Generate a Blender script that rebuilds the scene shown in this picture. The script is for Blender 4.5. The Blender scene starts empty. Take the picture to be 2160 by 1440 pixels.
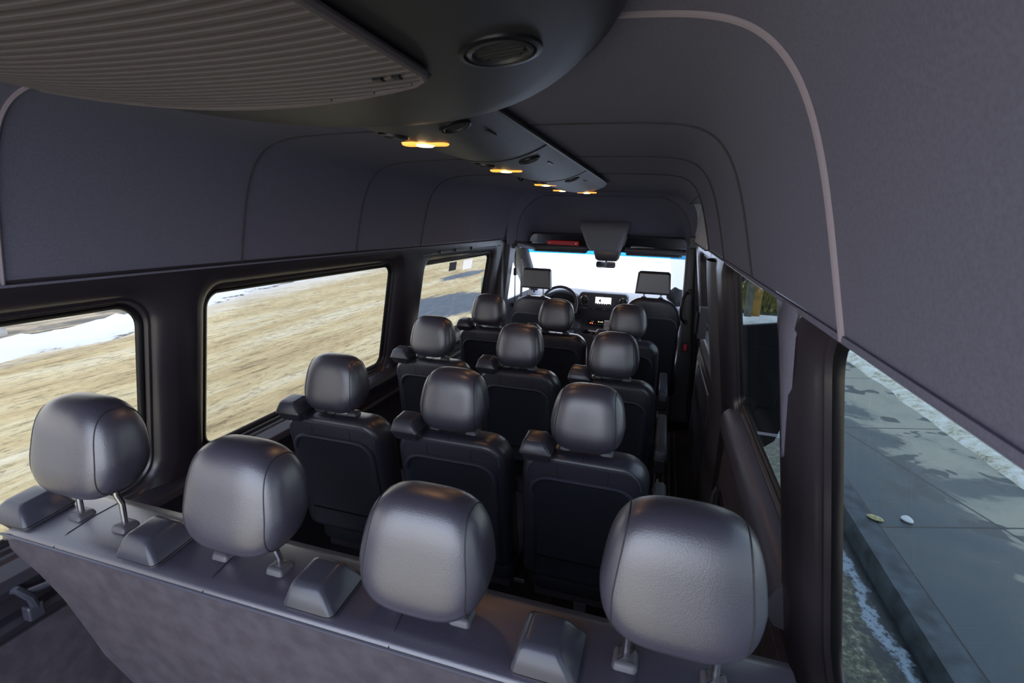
import bpy, bmesh, math, random
from mathutils import Vector, Matrix, geometry, noise
random.seed(7)
sc = bpy.context.scene
col = sc.collection
# ------------------------------------------------------------ camera, sky, exposure
FPX, CX, CZ, YAW, PITCH, ROLL = 1055.825, 0.5732, 1.6570, 0.2887, 0.2397, 0.0305
fw = Vector((-math.sin(YAW)*math.cos(PITCH), math.cos(YAW)*math.cos(PITCH), -math.sin(PITCH)))
r0 = Vector((math.cos(YAW), math.sin(YAW), 0)); u0 = r0.cross(fw)
rt = r0*math.cos(ROLL)+u0*math.sin(ROLL); up = -r0*math.sin(ROLL)+u0*math.cos(ROLL)
cd = bpy.data.cameras.new('camera'); cam = bpy.data.objects.new('camera', cd); col.objects.link(cam)
cd.sensor_width = 36; cd.lens = FPX*36/2160; cd.clip_start = 0.01; cd.clip_end = 500
mt = Matrix((rt, up, -fw)).transposed().to_4x4(); mt.translation = Vector((CX, 0, CZ)); cam.matrix_world = mt
cd.dof.use_dof = True; cd.dof.focus_distance = 2.4; cd.dof.aperture_fstop = 11
sc.camera = cam
vs = sc.view_settings
vs.view_transform = 'Standard'; vs.look = 'None'; vs.gamma = 1; vs.use_curve_mapping = False
vs.exposure = 1.75
w = bpy.data.worlds.new('overcast_sky'); sc.world = w; w.use_nodes = True
nt = w.node_tree; bg = nt.nodes['Background']
tcn = nt.nodes.new('ShaderNodeTexCoord'); sep = nt.nodes.new('ShaderNodeSeparateXYZ'); rmp = nt.nodes.new('ShaderNodeValToRGB')
nt.links.new(tcn.outputs['Generated'], sep.inputs[0]); nt.links.new(sep.outputs['Z'], rmp.inputs[0])
rmp.color_ramp.elements[0].position = 0.0; rmp.color_ramp.elements[0].color = (0.90, 0.94, 1, 1)
rmp.color_ramp.elements[1].position = 0.6; rmp.color_ramp.elements[1].color = (0.60, 0.72, 1.0, 1)
nt.links.new(rmp.outputs[0], bg.inputs[0]); bg.inputs[1].default_value = 1.35

# ------------------------------------------------------------ materials
def mat(name, c, rough=0.6, metal=0.0, bump=None, var=None, spec=0.5, emit=None, sheen=0.0):
    m = bpy.data.materials.new(name); m.use_nodes = True; t = m.node_tree; b = t.nodes['Principled BSDF']
    b.inputs['Base Color'].default_value = (*c, 1); b.inputs['Roughness'].default_value = rough
    b.inputs['Metallic'].default_value = metal; b.inputs['Specular IOR Level'].default_value = spec
    if name.startswith('black_leather'): b.inputs['Coat Weight'].default_value = .6; b.inputs['Coat Roughness'].default_value = .30
    if sheen: b.inputs['Sheen Weight'].default_value = sheen
    if emit: b.inputs['Emission Color'].default_value = (*emit[0], 1); b.inputs['Emission Strength'].default_value = emit[1]
    tc = t.nodes.new('ShaderNodeTexCoord')
    if bump:
        n = t.nodes.new('ShaderNodeTexNoise'); n.inputs['Scale'].default_value = bump[0]; n.inputs['Detail'].default_value = 3
        bp = t.nodes.new('ShaderNodeBump'); bp.inputs['Strength'].default_value = bump[1]; bp.inputs['Distance'].default_value = bump[2] if len(bump) > 2 else 0.002
        t.links.new(tc.outputs['Object'], n.inputs['Vector']); t.links.new(n.outputs[0], bp.inputs['Height']); t.links.new(bp.outputs[0], b.inputs['Normal'])
    if var:
        n = t.nodes.new('ShaderNodeTexNoise'); n.inputs['Scale'].default_value = var[0]; n.inputs['Detail'].default_value = 4
        r = t.nodes.new('ShaderNodeValToRGB'); r.color_ramp.elements[0].position = .35; r.color_ramp.elements[1].position = .65
        k = var[1]
        r.color_ramp.elements[0].color = (*[x*(1-k) for x in c], 1); r.color_ramp.elements[1].color = (*[min(1, x*(1+k)) for x in c], 1)
        t.links.new(tc.outputs['Object'], n.inputs['Vector']); t.links.new(n.outputs[0], r.inputs[0]); t.links.new(r.outputs[0], b.inputs['Base Color'])
    return m
def glass(name, tint, gloss=0.06):
    m = bpy.data.materials.new(name); m.use_nodes = True; t = m.node_tree; t.nodes.clear()
    o = t.nodes.new('ShaderNodeOutputMaterial'); mx = t.nodes.new('ShaderNodeMixShader'); tr = t.nodes.new('ShaderNodeBsdfTransparent'); g = t.nodes.new('ShaderNodeBsdfGlossy')
    fr = t.nodes.new('ShaderNodeFresnel'); fr.inputs[0].default_value = 1.35
    mu = t.nodes.new('ShaderNodeMath'); mu.operation = 'MULTIPLY'; mu.inputs[1].default_value = gloss*10
    tr.inputs[0].default_value = (*tint, 1); g.inputs['Roughness'].default_value = 0.02; g.inputs[0].default_value = (.8, .85, .9, 1)
    t.links.new(fr.outputs[0], mu.inputs[0]); t.links.new(mu.outputs[0], mx.inputs[0]); t.links.new(tr.outputs[0], mx.inputs[1]); t.links.new(g.outputs[0], mx.inputs[2]); t.links.new(mx.outputs[0], o.inputs[0])
    return m
HEADL = mat('headliner_cloth', (0.168, 0.163, 0.225), 0.85, bump=(900, .25, .001), var=(260, .08), spec=.2)
LEATH = mat('black_leather', (0.046, 0.042, 0.064), 0.36, bump=(420, .3, .0014), spec=.9)
LEATH2 = mat('black_leather_back', (0.030, 0.029, 0.044), 0.38, bump=(420, .25, .001), spec=.6)
SEAM = mat('dark_stitch', (0.022, 0.020, 0.026), 0.6)
PIPE = mat('leather_piping', (0.075, 0.075, 0.10), 0.35)
SHELL = mat('seat_shell', (0.032, 0.035, 0.055), 0.55, bump=(600, .15, .001))
SHELLP = mat('seat_shell_cloth', (0.020, 0.022, 0.036), 0.8, bump=(700, .3, .001))
FELT = mat('grey_felt', (0.068, 0.058, 0.070), 0.92, bump=(500, .3, .001), var=(24, .16), spec=.15)
PLAST = mat('black_plastic', (0.030, 0.026, 0.036), 0.36, bump=(500, .12, .0006))
PLAST2 = mat('charcoal_plastic', (0.075, 0.072, 0.086), 0.42, bump=(500, .15, .0006))
GUIDE = mat('belt_guide_plastic', (0.045, 0.045, 0.062), 0.28, bump=(700, .12, .0005))
RUB = mat('black_rubber', (0.008, 0.008, 0.010), 0.35)
CHROME = mat('brushed_steel', (0.62, 0.60, 0.62), 0.22, 1.0)
DASH = mat('dash_plastic', (0.10, 0.10, 0.115), 0.5, bump=(300, .15, .001))
CONS = mat('console_plastic', (0.050, 0.050, 0.060), 0.42, bump=(600, .3, .001), var=(60, .15))
ACP = mat('ac_plastic', (0.030, 0.029, 0.032), 0.42, bump=(600, .2, .001))
ACG = mat('ac_grille', (0.125, 0.104, 0.110), 0.6)
PALE = mat('pale_trim', (0.80, 0.82, 0.86), 0.35)
SHEL = mat('outer_shell', (0.02, 0.02, 0.02), 0.6)
CARP = mat('floor_vinyl', (0.020, 0.019, 0.024), 0.75, bump=(200, .3, .001), var=(40, .3))
ARMR = mat('armrest_vinyl', (0.085, 0.095, 0.12), 0.4, bump=(420, .15, .001))
LAMP = mat('lamp_lens', (1, .7, .3), 0.4, emit=((1.0, 0.33, 0.035), .55))
LAMPC = mat('lamp_bulb', (1, .9, .7), 0.4, emit=((1.0, 0.75, 0.40), 1.6))
RED = mat('red_plastic', (0.75, 0.005, 0.02), 0.4)
WHITE = mat('white_paper', (0.8, 0.8, 0.8), 0.7)
BLUEP = mat('blue_fabric', (0.05, 0.2, 0.5), 0.6)
LAVD = mat('pale_grey_trim', (0.42, 0.38, 0.46), 0.5)
JACK = mat('black_cloth', (0.02, 0.02, 0.025), 0.85)
WOOD = mat('fence_timber', (0.10, 0.095, 0.075), 0.8, var=(6, .4))
WOODY = mat('yellow_timber', (0.28, 0.16, 0.035), 0.8, var=(7, .3))
CONC = mat('barrier_concrete', (0.36, 0.36, 0.35), 0.85, var=(5, .35))
GL = glass('side_glass', (.66, .64, .60), .015)
GR = glass('tinted_glass', (.46, .49, .48), .012)
GW = glass('clear_glass', (.97, .98, .98), .02)
GB = glass('blue_shade_band', (.02, .30, .62), .02)

# ------------------------------------------------------------ mesh helpers
class MB:
    def __init__(s): s.v = []; s.f = []
    def add(s, vs_, fs):
        n = len(s.v); s.v += [Vector(v) for v in vs_]; s.f += [tuple(i+n for i in f) for f in fs]; return s
    def box(s, c, d, rot=None):
        c = Vector(c); P = []
        for z in (-.5, .5):
            for y in (-.5, .5):
                for x in (-.5, .5):
                    p = Vector((x*d[0], y*d[1], z*d[2]))
                    if rot is not None: p = rot @ p
                    P.append(p+c)
        return s.add(P, [(0, 2, 3, 1), (4, 5, 7, 6), (0, 1, 5, 4), (2, 6, 7, 3), (0, 4, 6, 2), (1, 3, 7, 5)])
    def rings(s, R, closed=True, cap=True):
        n = len(R[0]); V = [p for r in R for p in r]; F = []
        for i in range(len(R)-1):
            for j in range(n if closed else n-1):
                k = (j+1) % n; F.append((i*n+j, i*n+k, (i+1)*n+k, (i+1)*n+j))
        if cap and closed:
            F.append(tuple(range(n-1, -1, -1))); F.append(tuple((len(R)-1)*n+j for j in range(n)))
        return s.add(V, F)
    def tube(s, path, r, n=8, closed=False):
        P = [Vector(p) for p in path]; R = []; N = len(P); ref = None
        for i, p in enumerate(P):
            a = P[(i-1) % N] if (closed or i > 0) else P[i]; b = P[(i+1) % N] if (closed or i < N-1) else P[i]
            t = (b-a).normalized()
            if ref is None:
                ref = Vector((0, 0, 1)) if abs(t.z) < .9 else Vector((1, 0, 0))
            e = (ref-t*ref.dot(t))
            if e.length < 1e-4: e = t.orthogonal()
            e.normalize(); ref = e; g = t.cross(e); rr = r(i/(N-1)) if callable(r) else r
            R.append([p+(e*math.cos(2*math.pi*k/n)+g*math.sin(2*math.pi*k/n))*rr for k in range(n)])
        if closed: R.append(R[0]); return s.rings(R, cap=False)
        return s.rings(R)
    def lathe(s, prof, M=None, n=28, caps=True):
        M = M or Matrix.Identity(4); R = []
        for (r, z) in prof: R.append([M @ Vector((r*math.cos(2*math.pi*k/n), r*math.sin(2*math.pi*k/n), z)) for k in range(n)])
        return s.rings(R, cap=caps)
    def xf(s, M): s.v = [M @ v for v in s.v]; return s
def build(name, mb, m, parent=None, bevel=0, seg=2, ang=38, sub=0, flat=False, mod=None):
    me = bpy.data.meshes.new(name); me.from_pydata([tuple(v) for v in mb.v], [], mb.f)
    bm = bmesh.new(); bm.from_mesh(me); bmesh.ops.remove_doubles(bm, verts=bm.verts, dist=1e-6); bmesh.ops.recalc_face_normals(bm, faces=bm.faces)
    ca = math.radians(ang)
    for f in bm.faces: f.smooth = not flat
    for e in bm.edges:
        if len(e.link_faces) == 2 and e.calc_face_angle(0) > ca and not (bevel or sub): e.smooth = False
    bm.to_mesh(me); bm.free(); me.materials.append(m)
    o = bpy.data.objects.new(name, me); col.objects.link(o)
    if parent: o.parent = parent
    if bevel:
        b = o.modifiers.new('b', 'BEVEL'); b.width = bevel; b.segments = seg; b.limit_method = 'ANGLE'; b.angle_limit = math.radians(25); b.harden_normals = True
    if sub:
        q = o.modifiers.new('s', 'SUBSURF'); q.levels = sub; q.render_levels = sub
    return o
def thing(name, label, cat, loc=(0, 0, 0), rz=0, group=None):
    o = bpy.data.objects.new(name, None); col.objects.link(o); o.location = loc; o.rotation_euler = (0, 0, rz); o.empty_display_size = .05
    o['label'] = label; o['category'] = cat
    if group: o['group'] = group
    return o
def tag(o, label, cat, group=None):
    o['label'] = label; o['category'] = cat
    if group: o['group'] = group
    return o
def struct(o, label=None):
    o['kind'] = 'structure'
    if label: o['label'] = label
    return o
def dup(root, loc=None, label=None):
    r = root.copy(); col.objects.link(r)
    if loc is not None: r.location = loc
    if label: r['label'] = label
    for ch in list(root.children):
        c = ch.copy(); col.objects.link(c); c.parent = r
        for g in list(ch.children):
            d = g.copy(); col.objects.link(d); d.parent = c
    return r
def rrect(x0, x1, z0, z1, r, n=6, r_bot=None):
    """rounded rectangle, counter-clockwise, from bottom-left"""
    rb = r if r_bot is None else r_bot; P = []
    for cx, cz, a0, rr in ((x1-rb, z0+rb, -90, rb), (x1-r, z1-r, 0, r), (x0+r, z1-r, 90, r), (x0+rb, z0+rb, 180, rb)):
        for i in range(n+1):
            a = math.radians(a0+90*i/n); P.append((cx+rr*math.cos(a), cz+rr*math.sin(a)))
    return P
def inset(P, d):
    n = len(P); Q = []
    for i in range(n):
        a = Vector(P[i-1]); b = Vector(P[i]); c = Vector(P[(i+1) % n])
        e1 = (b-a); e2 = (c-b)
        n1 = Vector((-e1.y, e1.x)).normalized() if e1.length > 1e-7 else Vector((0, 0)); n2 = Vector((-e2.y, e2.x)).normalized() if e2.length > 1e-7 else Vector((0, 0))
        m = n1+n2
        m = m.normalized() if m.length > 1e-6 else n1
        k = 1/max(.6, m.dot(n1) if n1.length else 1)
        Q.append((b.x+m.x*d*k, b.y+m.y*d*k))
    return Q
def superq(a, b, c, e, nu=28, nv=20, warp=None, e2=None):
    e2 = e2 or e; mb = MB(); R = []
    def sp(v, p): return math.copysign(abs(v)**p, v)
    for i in range(nv+1):
        ph = -math.pi/2+math.pi*i/nv; ring = []
        for j in range(nu):
            th = 2*math.pi*j/nu
            # x is the polar axis
            p = Vector((a*sp(math.sin(ph), 2/e), b*sp(math.cos(ph), 2/e)*sp(math.cos(th), 2/e2), c*sp(math.cos(ph), 2/e)*sp(math.sin(th), 2/e2)))
            ring.append(warp(p) if warp else p)
        R.append(ring)
    mb.rings(R, cap=False); return mb

WALLP = mat('wall_plastic', (0.032, 0.026, 0.034), 0.30, bump=(600, .15, .0006), spec=.7)
# ------------------------------------------------------------ van shell
LX, RX = -0.815, 0.79
def xi(z, s):                     # inner trim plane of the side walls, leaning outward towards the sill
    b = -0.812 if s < 0 else 0.788; return b + s*0.155*max(0, 1.48-max(z, .80))
def xg(z, s): return xi(z, s)+s*0.062
ROOF = [(-.815, 1.478), (-.806, 1.53), (-.793, 1.60), (-.779, 1.679), (-.762, 1.735), (-.742, 1.784), (-.722, 1.815), (-.698, 1.841), (-.668, 1.861), (-.630, 1.875), (-.58, 1.884), (-.524, 1.889), (-.437, 1.892), (-.3, 1.896), (-.1, 1.90), (.1, 1.904), (.3, 1.905), (.45, 1.905), (.55, 1.903), (.600, 1.900), (.640, 1.890), (.672, 1.870), (.700, 1.836), (.722, 1.790), (.740, 1.735), (.757, 1.664), (.772, 1.60), (.782, 1.56), (.790, 1.527)]
def smoothpts(P, k=5):
    Q = []; n = len(P)
    for i in range(n-1):
        p0 = Vector(P[max(0, i-1)]); p1 = Vector(P[i]); p2 = Vector(P[i+1]); p3 = Vector(P[min(n-1, i+2)])
        for j in range(k):
            t = j/k; Q.append(tuple(.5*((2*p1)+(p2-p0)*t+(2*p0-5*p1+4*p2-p3)*t*t+(3*p1-p0-3*p2+p3)*t**3)))
    Q.append(tuple(P[-1])); return Q
for _ in range(3): ROOF = [ROOF[0]]+[((ROOF[i-1][0]+2*ROOF[i][0]+ROOF[i+1][0])/4, (ROOF[i-1][1]+2*ROOF[i][1]+ROOF[i+1][1])/4) for i in range(1, len(ROOF)-1)]+[ROOF[-1]]
ROOF = smoothpts(ROOF, 4)
def roofloft(name, y0, y1, pts, m, th=.02):
    mb = MB(); c = Vector((0, 1.5)); n = len(pts)
    out = []
    for i, p in enumerate(pts):
        a = Vector(pts[max(0, i-1)]); b = Vector(pts[min(n-1, i+1)]); t = (b-a).normalized(); nn = Vector((-t.y, t.x))
        out.append(Vector(p)+nn*th)
    ring = [Vector(p) for p in pts]+out[::-1]
    ys = [y0+(y1-y0)*i/12 for i in range(13)]
    mb.rings([[Vector((q.x, y, q.y)) for q in ring] for y in ys])
    return build(name, mb, m, ang=30)
struct(roofloft('ceiling', -0.4, 2.93, ROOF, HEADL), 'dark grey cloth headliner over the passenger rows')
cutR = [p for p in ROOF if not (p[0] > 0.71)]
struct(roofloft('ceiling', 2.93, 4.35, cutR, HEADL), 'dark grey cloth headliner ahead of the door opening')
# headliner seams
def seam(y, r, m, lean=0.0, xa=-9, xb=9, dy=0):
    pts = [(x, z) for x, z in ROOF if xa <= x <= xb]
    mb = MB(); P = []
    for x, z in pts:
        k = .997; P.append((x*k, y+dy*(x-LX)/(RX-LX)-lean*(1.9-z), z-.0015))
    mb.tube(P, r, 6)
    return mb
SE = mat('seam_highlight', (0.30, 0.25, 0.29), 0.6)  # highlight on the rearmost raised bead, put into its colour
SM = mat('seam_dark', (0.05, 0.042, 0.05), 0.6)
for i, (y, dy, r, m) in enumerate(((0.725, -.045, .0042, SE), (1.385, 0, .0022, SM), (2.06, .01, .0022, SM), (2.71, .10, .0022, SM))):
    struct(build('trim_%d' % (i+1), seam(y, r, m, dy=dy), m), 'raised seam across the headliner')
# headliner bottom lips
mb = MB(); mb.box((LX-.012, 2.0, 1.480), (.05, 4.75, .006)); mb.tube([(LX, -.4, 1.479), (LX, 4.35, 1.479)], .004, 8)
struct(build('trim_5', mb, HEADL))
mb = MB(); mb.tube([(RX, -.4, 1.525), (RX, 2.93, 1.525)], .004, 8); mb.box((RX+.03, 1.265, 1.529), (.07, 3.33, .006))
struct(build('trim_6', mb, HEADL))
mb = MB(); mb.tube([(RX+.007, 1.29, 1.519), (RX+.007, 2.22, 1.519)], .0045, 8)  # pale tube stands in for the window reflection along the headliner edge
struct(build('trim_7', mb, PALE), 'edge strip with painted window reflection under the headliner above the fixed side window')
# outer skin
mb = MB()
sk = [(-1.04, .0), (-1.02, .8), (-.93, 1.50), (-.86, 1.80), (-.76, 1.93), (-.5, 1.96), (.5, 1.97), (.76, 1.94), (.85, 1.80), (.92, 1.53)]
mb2 = MB()
mb.rings([[Vector((x, y, z)) for x, z in sk[2:]] for y in (-.4, 4.9)], closed=False, cap=False)
struct(build('trim_8', mb, SHEL, flat=True), 'outer roof skin')

def ringyz(P, zfn, s, off=0): return [Vector((zfn(z, s)+s*off, y, z)) for y, z in P]
def wall(name, s, y0, y1, z0, z1, holes, exp, extra, m):
    """side trim with window openings: flat inner skin plus flared reveals"""
    inner = []
    for (a, b, c, d, r) in holes:
        inner.append(rrect(a-exp, b+exp, c-exp-extra, min(d+exp, z1-.004), r+exp*.7, 8))
    outer = [(y0, z0), (y1, z0), (y1, .80), (y1, z1), (y0, z1), (y0, .80)]
    loops = [outer]+inner
    pts = [Vector((p[0], p[1], 0)) for l in loops for p in l]
    tris = geometry.tessellate_polygon([[Vector((p[0], p[1], 0)) for p in l] for l in loops])
    mb = MB(); mb.add([Vector((xi(p.y, s), p.x, p.y)) for p in pts], [tuple(t) for t in tris])
    for (a, b, c, d, r), inn in zip(holes, inner):
        g = rrect(a, b, c, d, r, 8); R = []
        for t, k in ((0, 0), (.04, .08), (.10, .22), (.20, .40), (.34, .56), (.50, .66), (.62, .70), (.66, .74), (.60, .78), (.62, .84), (.80, .93), (1, 1)):   # t depth, k inward travel
            R.append([Vector((xi(p[1]*(1-k)+q[1]*k, s)+s*.062*t, p[0]*(1-k)+q[0]*k, p[1]*(1-k)+q[1]*k)) for p, q in zip(inn, g)])
        mb.rings(R, cap=False)
    return struct(build(name, mb, m, ang=34))
def window(idx, s, hole, gm, label, x_extra=0.0):
    a, b, c, d, r = hole
    fr = MB(); o = rrect(a-.004, b+.004, c-.004, d+.004, r, 8); i2 = inset(o, .016)
    fr.rings([ringyz(o, xg, s, -.010), ringyz(inset(o, .004), xg, s, -.016), ringyz(inset(o, .013), xg, s, -.012), ringyz(i2, xg, s, -.002)], cap=False)
    f = struct(build('window_%d' % idx, fr, RUB, ang=60), label)
    g = MB(); q = rrect(a-.01, b+.01, c-.01, d+.01, r, 8); n = len(q)
    g.rings([ringyz(q, xg, s, 0.0), ringyz(q, xg, s, .004)])
    build('glass_pane', g, gm, f, flat=True)
    return f
LW = [(-.35, 1.067, .815, 1.39, .075), (1.285, 2.485, .81, 1.392, .06), (2.87, 4.12, .81, 1.362, .06)]
RW = [(-.35, .865, .86, 1.528, .10), (1.115, 2.03, .975, 1.525, .05), (2.72, 3.80, .93, 1.44, .06)]
wall('wall_left', -1, -.4, 4.40, 0, 1.50, LW, .075, 0, WALLP)
wall('wall_right', 1, -.4, 4.40, 0, 1.55, RW, .085, .03, WALLP)
for i, h in enumerate(LW): window(i+1, -1, h, GL, ('driver side rear quarter window', 'long driver side middle window', 'driver side window behind the driver')[i])
for i, h in enumerate(RW): window(i+4, 1, h, GR, ('curb side rear window', 'curb side middle window', 'sliding door window')[i])
# pillar covers: convex strips between the windows
def pillar(name, s, y0, y1, z0, z1, bulge, m, flare=0):
    mb = MB(); R = []
    for i in range(17):
        z = z0+(z1-z0)*i/16; fl = flare*max(0, 1-(z-z0)/.16)**2; row = []
        for k in range(9):
            t = k/8; y = y0-fl+(y1-y0+2*fl)*t; row.append(Vector((xi(z, s)-s*bulge*math.sin(math.pi*t)**.6, y, z)))
        R.append(row)
    mb.rings(R, closed=False, cap=False); return struct(build(name, mb, m, ang=60))
PLUM = mat('pillar_trim', (0.085, 0.078, 0.10), 0.34, bump=(600, .15, .0006))
#pillar('trim_9', -1, 1.125, 1.20, .72, 1.44, .012, PLUM, .05)
#pillar('trim_10', -1, 2.545, 2.66, .74, 1.44, .014, PLUM, .05)
#pillar('trim_11', 1, .93, 1.075, .80, 1.50, .022, PLUM, .03)
#pillar('trim_12', 1, 2.10, 2.30, .88, 1.50, .018, PLUM, .04)
mb = MB(); R = []
for i in range(13):
    f = i/12; z = 1.53-.30*f; y0 = .89+.10*f; y1 = 1.015-.01*f; R.append([Vector((xi(z, 1)-a, y, z)) for a, y in ((-.004, y0), (.004, y0+.012), (.004, y1-.012), (-.004, y1))])
mb.rings(R); struct(build('trim_13', mb, HEADL, ang=50), 'grey cloth tongue reaching down the pillar between the curb side windows')
# sill ledges and lower panels
def prism_y(name, prof, y0, y1, m, bevel=.004, lab=None):
    mb = MB(); mb.rings([[Vector((x, y, z)) for x, z in prof] for y in (y0, y1)])
    return struct(build(name, mb, m, bevel=bevel), lab)
prism_y('trim_14', [(-.93, .785), (-.885, .765), (-.872, .745), (-.885, .715), (-.93, .71)], -.4, 4.3, PLAST)
prism_y('trim_15', [(-.93, .655), (-.892, .650), (-.882, .635), (-.890, .612), (-.93, .60)], -.4, 4.3, PLAST)
prism_y('trim_16', [(-.93, .60), (-.895, .598), (-.885, .30), (-.86, .02), (-.93, .0)], -.4, 1.35, FELT, lab='grey lower wall panel beside the rear bench')
mb = MB(); R = []
for y in (1.02, 1.10, 1.3, 1.6, 1.9, 2.02, 2.08):
    k = 0.0; R.append([Vector((x, y, z)) for x, z in ((.915, .955), (.885, .945), (.862, .925), (.850, .895), (.852, .86), (.868, .835), (.93, .82))])
mb.rings(R); ledge = struct(build('trim_17', mb, PLUM, ang=50), 'sill ledge below the curb side middle window')
prism_y('trim_18', [(.93, .80), (.875, .795), (.868, .60), (.862, .40), (.93, .38)], .95, 2.05, FELT, lab='grey lower panel below the curb side middle window')
mb = MB(); mb.box((.866, 1.86, .60), (.01, .16, .09)); struct(build('trim_19', mb, RUB, bevel=.01))
mb = MB(); mb.tube([(.858, 1.95, .655), (.846, 1.95, .62), (.846, 1.95, .55), (.858, 1.95, .52)], .008, 8); mb.box((.86, 1.86, .545), (.02, .17, .012)); struct(build('trim_20', mb, PLAST2))
# floor
mb = MB(); mb.box((0, 2.5, -.02), (1.9, 5.9, .04)); struct(build('floor', mb, CARP, flat=True), 'dark vinyl floor of the van')
mb = MB()
for x in (.70, .74, .78): mb.box((x, 2.4, .004), (.012, 3.2, .006))
struct(build('trim_21', mb, PLAST2))
# sliding door panel, step
mb = MB(); mb.rings([[Vector((x, y, z)) for y, z in rrect(2.62, 3.84, .12, .80, .10)] for x in (.905, .880, .872)])
d1 = struct(build('door_1', mb, PLAST2, ang=60), 'inner panel of the sliding door')
mb = MB(); mb.rings([[Vector((x, y, z)) for y, z in rrect(2.72, 3.72, .25, .70, .10)] for x in (.873, .866)]); build('door_pocket', mb, SHELL, d1)
mb = MB(); mb.tube([(.862, 2.70, .78), (.862, 3.70, .74)], .006, 8); build('trim_strip', mb, PIPE, d1)
mb = MB(); mb.rings([[Vector((x, y, z)) for x, z in ((.93, .93), (.88, .90), (.865, .86), (.88, .82), (.93, .81))] for y in (2.62, 3.85)]); build('door_sill', mb, ARMR, d1, bevel=.01)
mb = MB(); mb.tube([(.80, 3.42, 1.10), (.81, 3.42, 1.10), (.81, 3.42, .97), (.80, 3.42, .97)], .012, 8); mb.box((.845, 3.42, 1.04), (.05, .10, .20)); build('door_handle', mb, PLAST, d1, bevel=.006)
# sliding door forward post
pillar('trim_22', 1, 2.36, 2.66, .10, 1.50, .03, PLAST2, .0)
# pale recess above the sliding door
mb = MB(); mb.box((.80, 3.65, 1.665), (.012, 1.40, .285), Matrix.Rotation(math.radians(6), 3, 'Y')); struct(build('trim_23', mb, PALE, flat=True), 'pale recess above the sliding door')
mb = MB(); mb.box((.76, 3.65, 1.82), (.10, 1.40, .012)); mb.box((.80, 3.65, 1.523), (.05, 1.40, .008)); struct(build('trim_24', mb, RUB))
mb = MB(); mb.box((.775, 4.25, 1.52), (.07, .12, .09)); struct(build('trim_25', mb, RUB, bevel=.006))
# ------------------------------------------------------------ cab: B pillar hoop, front headliner, windshield
def arch(y, hw, zt, zb, r, n=10, c=0.0):
    P = [Vector((c-hw, y, zb))]
    for i in range(n+1):
        a = math.pi-math.pi/2*i/n; P.append(Vector((c-hw+r+r*math.cos(a)*1.0, y, zt-r*1.15+r*1.15*math.sin(a))))
    for i in range(n+1):
        a = math.pi/2-math.pi/2*i/n; P.append(Vector((c+hw-r+r*math.cos(a), y, zt-r*1.15+r*1.15*math.sin(a))))
    P.append(Vector((c+hw, y, zb))); return P
mb = MB()
R = [arch(4.33, .79, 1.90, 1.44, .20), arch(4.44, .775, 1.885, 1.44, .26), arch(4.55, .765, 1.875, 1.43, .30)]
mb.rings(R, closed=False, cap=False); struct(build('ceiling', mb, HEADL, ang=80), 'headliner hoop behind the cab')
mb = MB(); mb.tube([p for p in arch(4.555, .763, 1.873, 1.43, .30)], .003, 6); struct(build('trim_26', mb, SM))
mb = MB(); R = []
for y, hw, zt, r in ((4.55, .765, 1.875, .30), (4.68, .765, 1.83, .30), (4.80, .765, 1.75, .28), (4.90, .762, 1.65, .20), (4.97, .76, 1.565, .10), (5.03, .76, 1.52, .06)):
    R.append(arch(y, hw, zt, 1.40, r))
mb.rings(R, closed=False, cap=False); struct(build('ceiling', mb, HEADL, ang=80), 'front headliner over the cab')
# overhead shelf
mb = MB(); mb.box((0, 5.13, 1.395), (1.52, .40, .03)); mb.box((0, 5.32, 1.46), (1.52, .02, .14)); mb.box((0, 5.15, 1.53), (1.52, .36, .012))
struct(build('trim_27', mb, JACK))
for k, (a, b) in enumerate(((-.745, -.16), (.20, .75))):
    mb = MB(); P = [Vector((a+(b-a)*t, 4.93-.015*math.sin(math.pi*t), 1.408)) for t in [i/12 for i in range(13)]]
    mb.rings([[p+Vector((0, dy, dz)) for dy, dz in ((0, .022), (-.02, .012), (-.026, -.01), (-.01, -.032), (.04, -.035), (.04, .01))] for p in P])
    struct(build('trim_%d' % (28+k), mb, PLAST2, ang=60), 'lip of the overhead shelf')
for k, (x0, x1, l) in enumerate(((-.70, -.17, 'left'), (.21, .72, 'right'))):
    t = thing('sun_visor', 'black folded sun visor above the %s half of the windshield' % l, 'sun visor', ((x0+x1)/2, 5.0, 1.362), 0, 'sun visors')
    mb = MB(); q = rrect(x0-(x0+x1)/2, x1-(x0+x1)/2, -.07, .07, .03); mb.rings([[Vector((a, b, z)) for a, b in inset(q, i)] for z, i in ((-.009, .005), (-.005, 0), (.005, 0), (.009, .005))]); build('visor_panel', mb, PLAST, t)
    mb = MB(); mb.tube([(x0-(x0+x1)/2, -.06, .004), (x1-(x0+x1)/2, -.06, .004)], .006, 8); build('pivot_rod', mb, PLAST2, t)
t = thing('red_folder', 'bright red flat case lying on the overhead shelf above the driver', 'case', (-.398, 4.98, 1.411))
mb = MB(); mb.box((0, 0, .029), (.315, .14, .054)); build('case_body', mb, RED, t, bevel=.005)
for a in (-.13, .13): build('snap', MB().box((a, -.071, .032), (.008, .004, .008)), CHROME, t)
mb = MB(); q = [(-.12, 0), (.12, .002), (.12, .012), (0, .022), (-.12, .026)]; mb.rings([[Vector((a, y, b)) for a, b in q] for y in (-.10, .10)])
o = tag(build('paper_stack', mb, WHITE, flat=True), 'white papers lying on the overhead shelf above the passenger seat', 'papers'); o.location = (.37, 5.02, 1.411)
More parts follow.
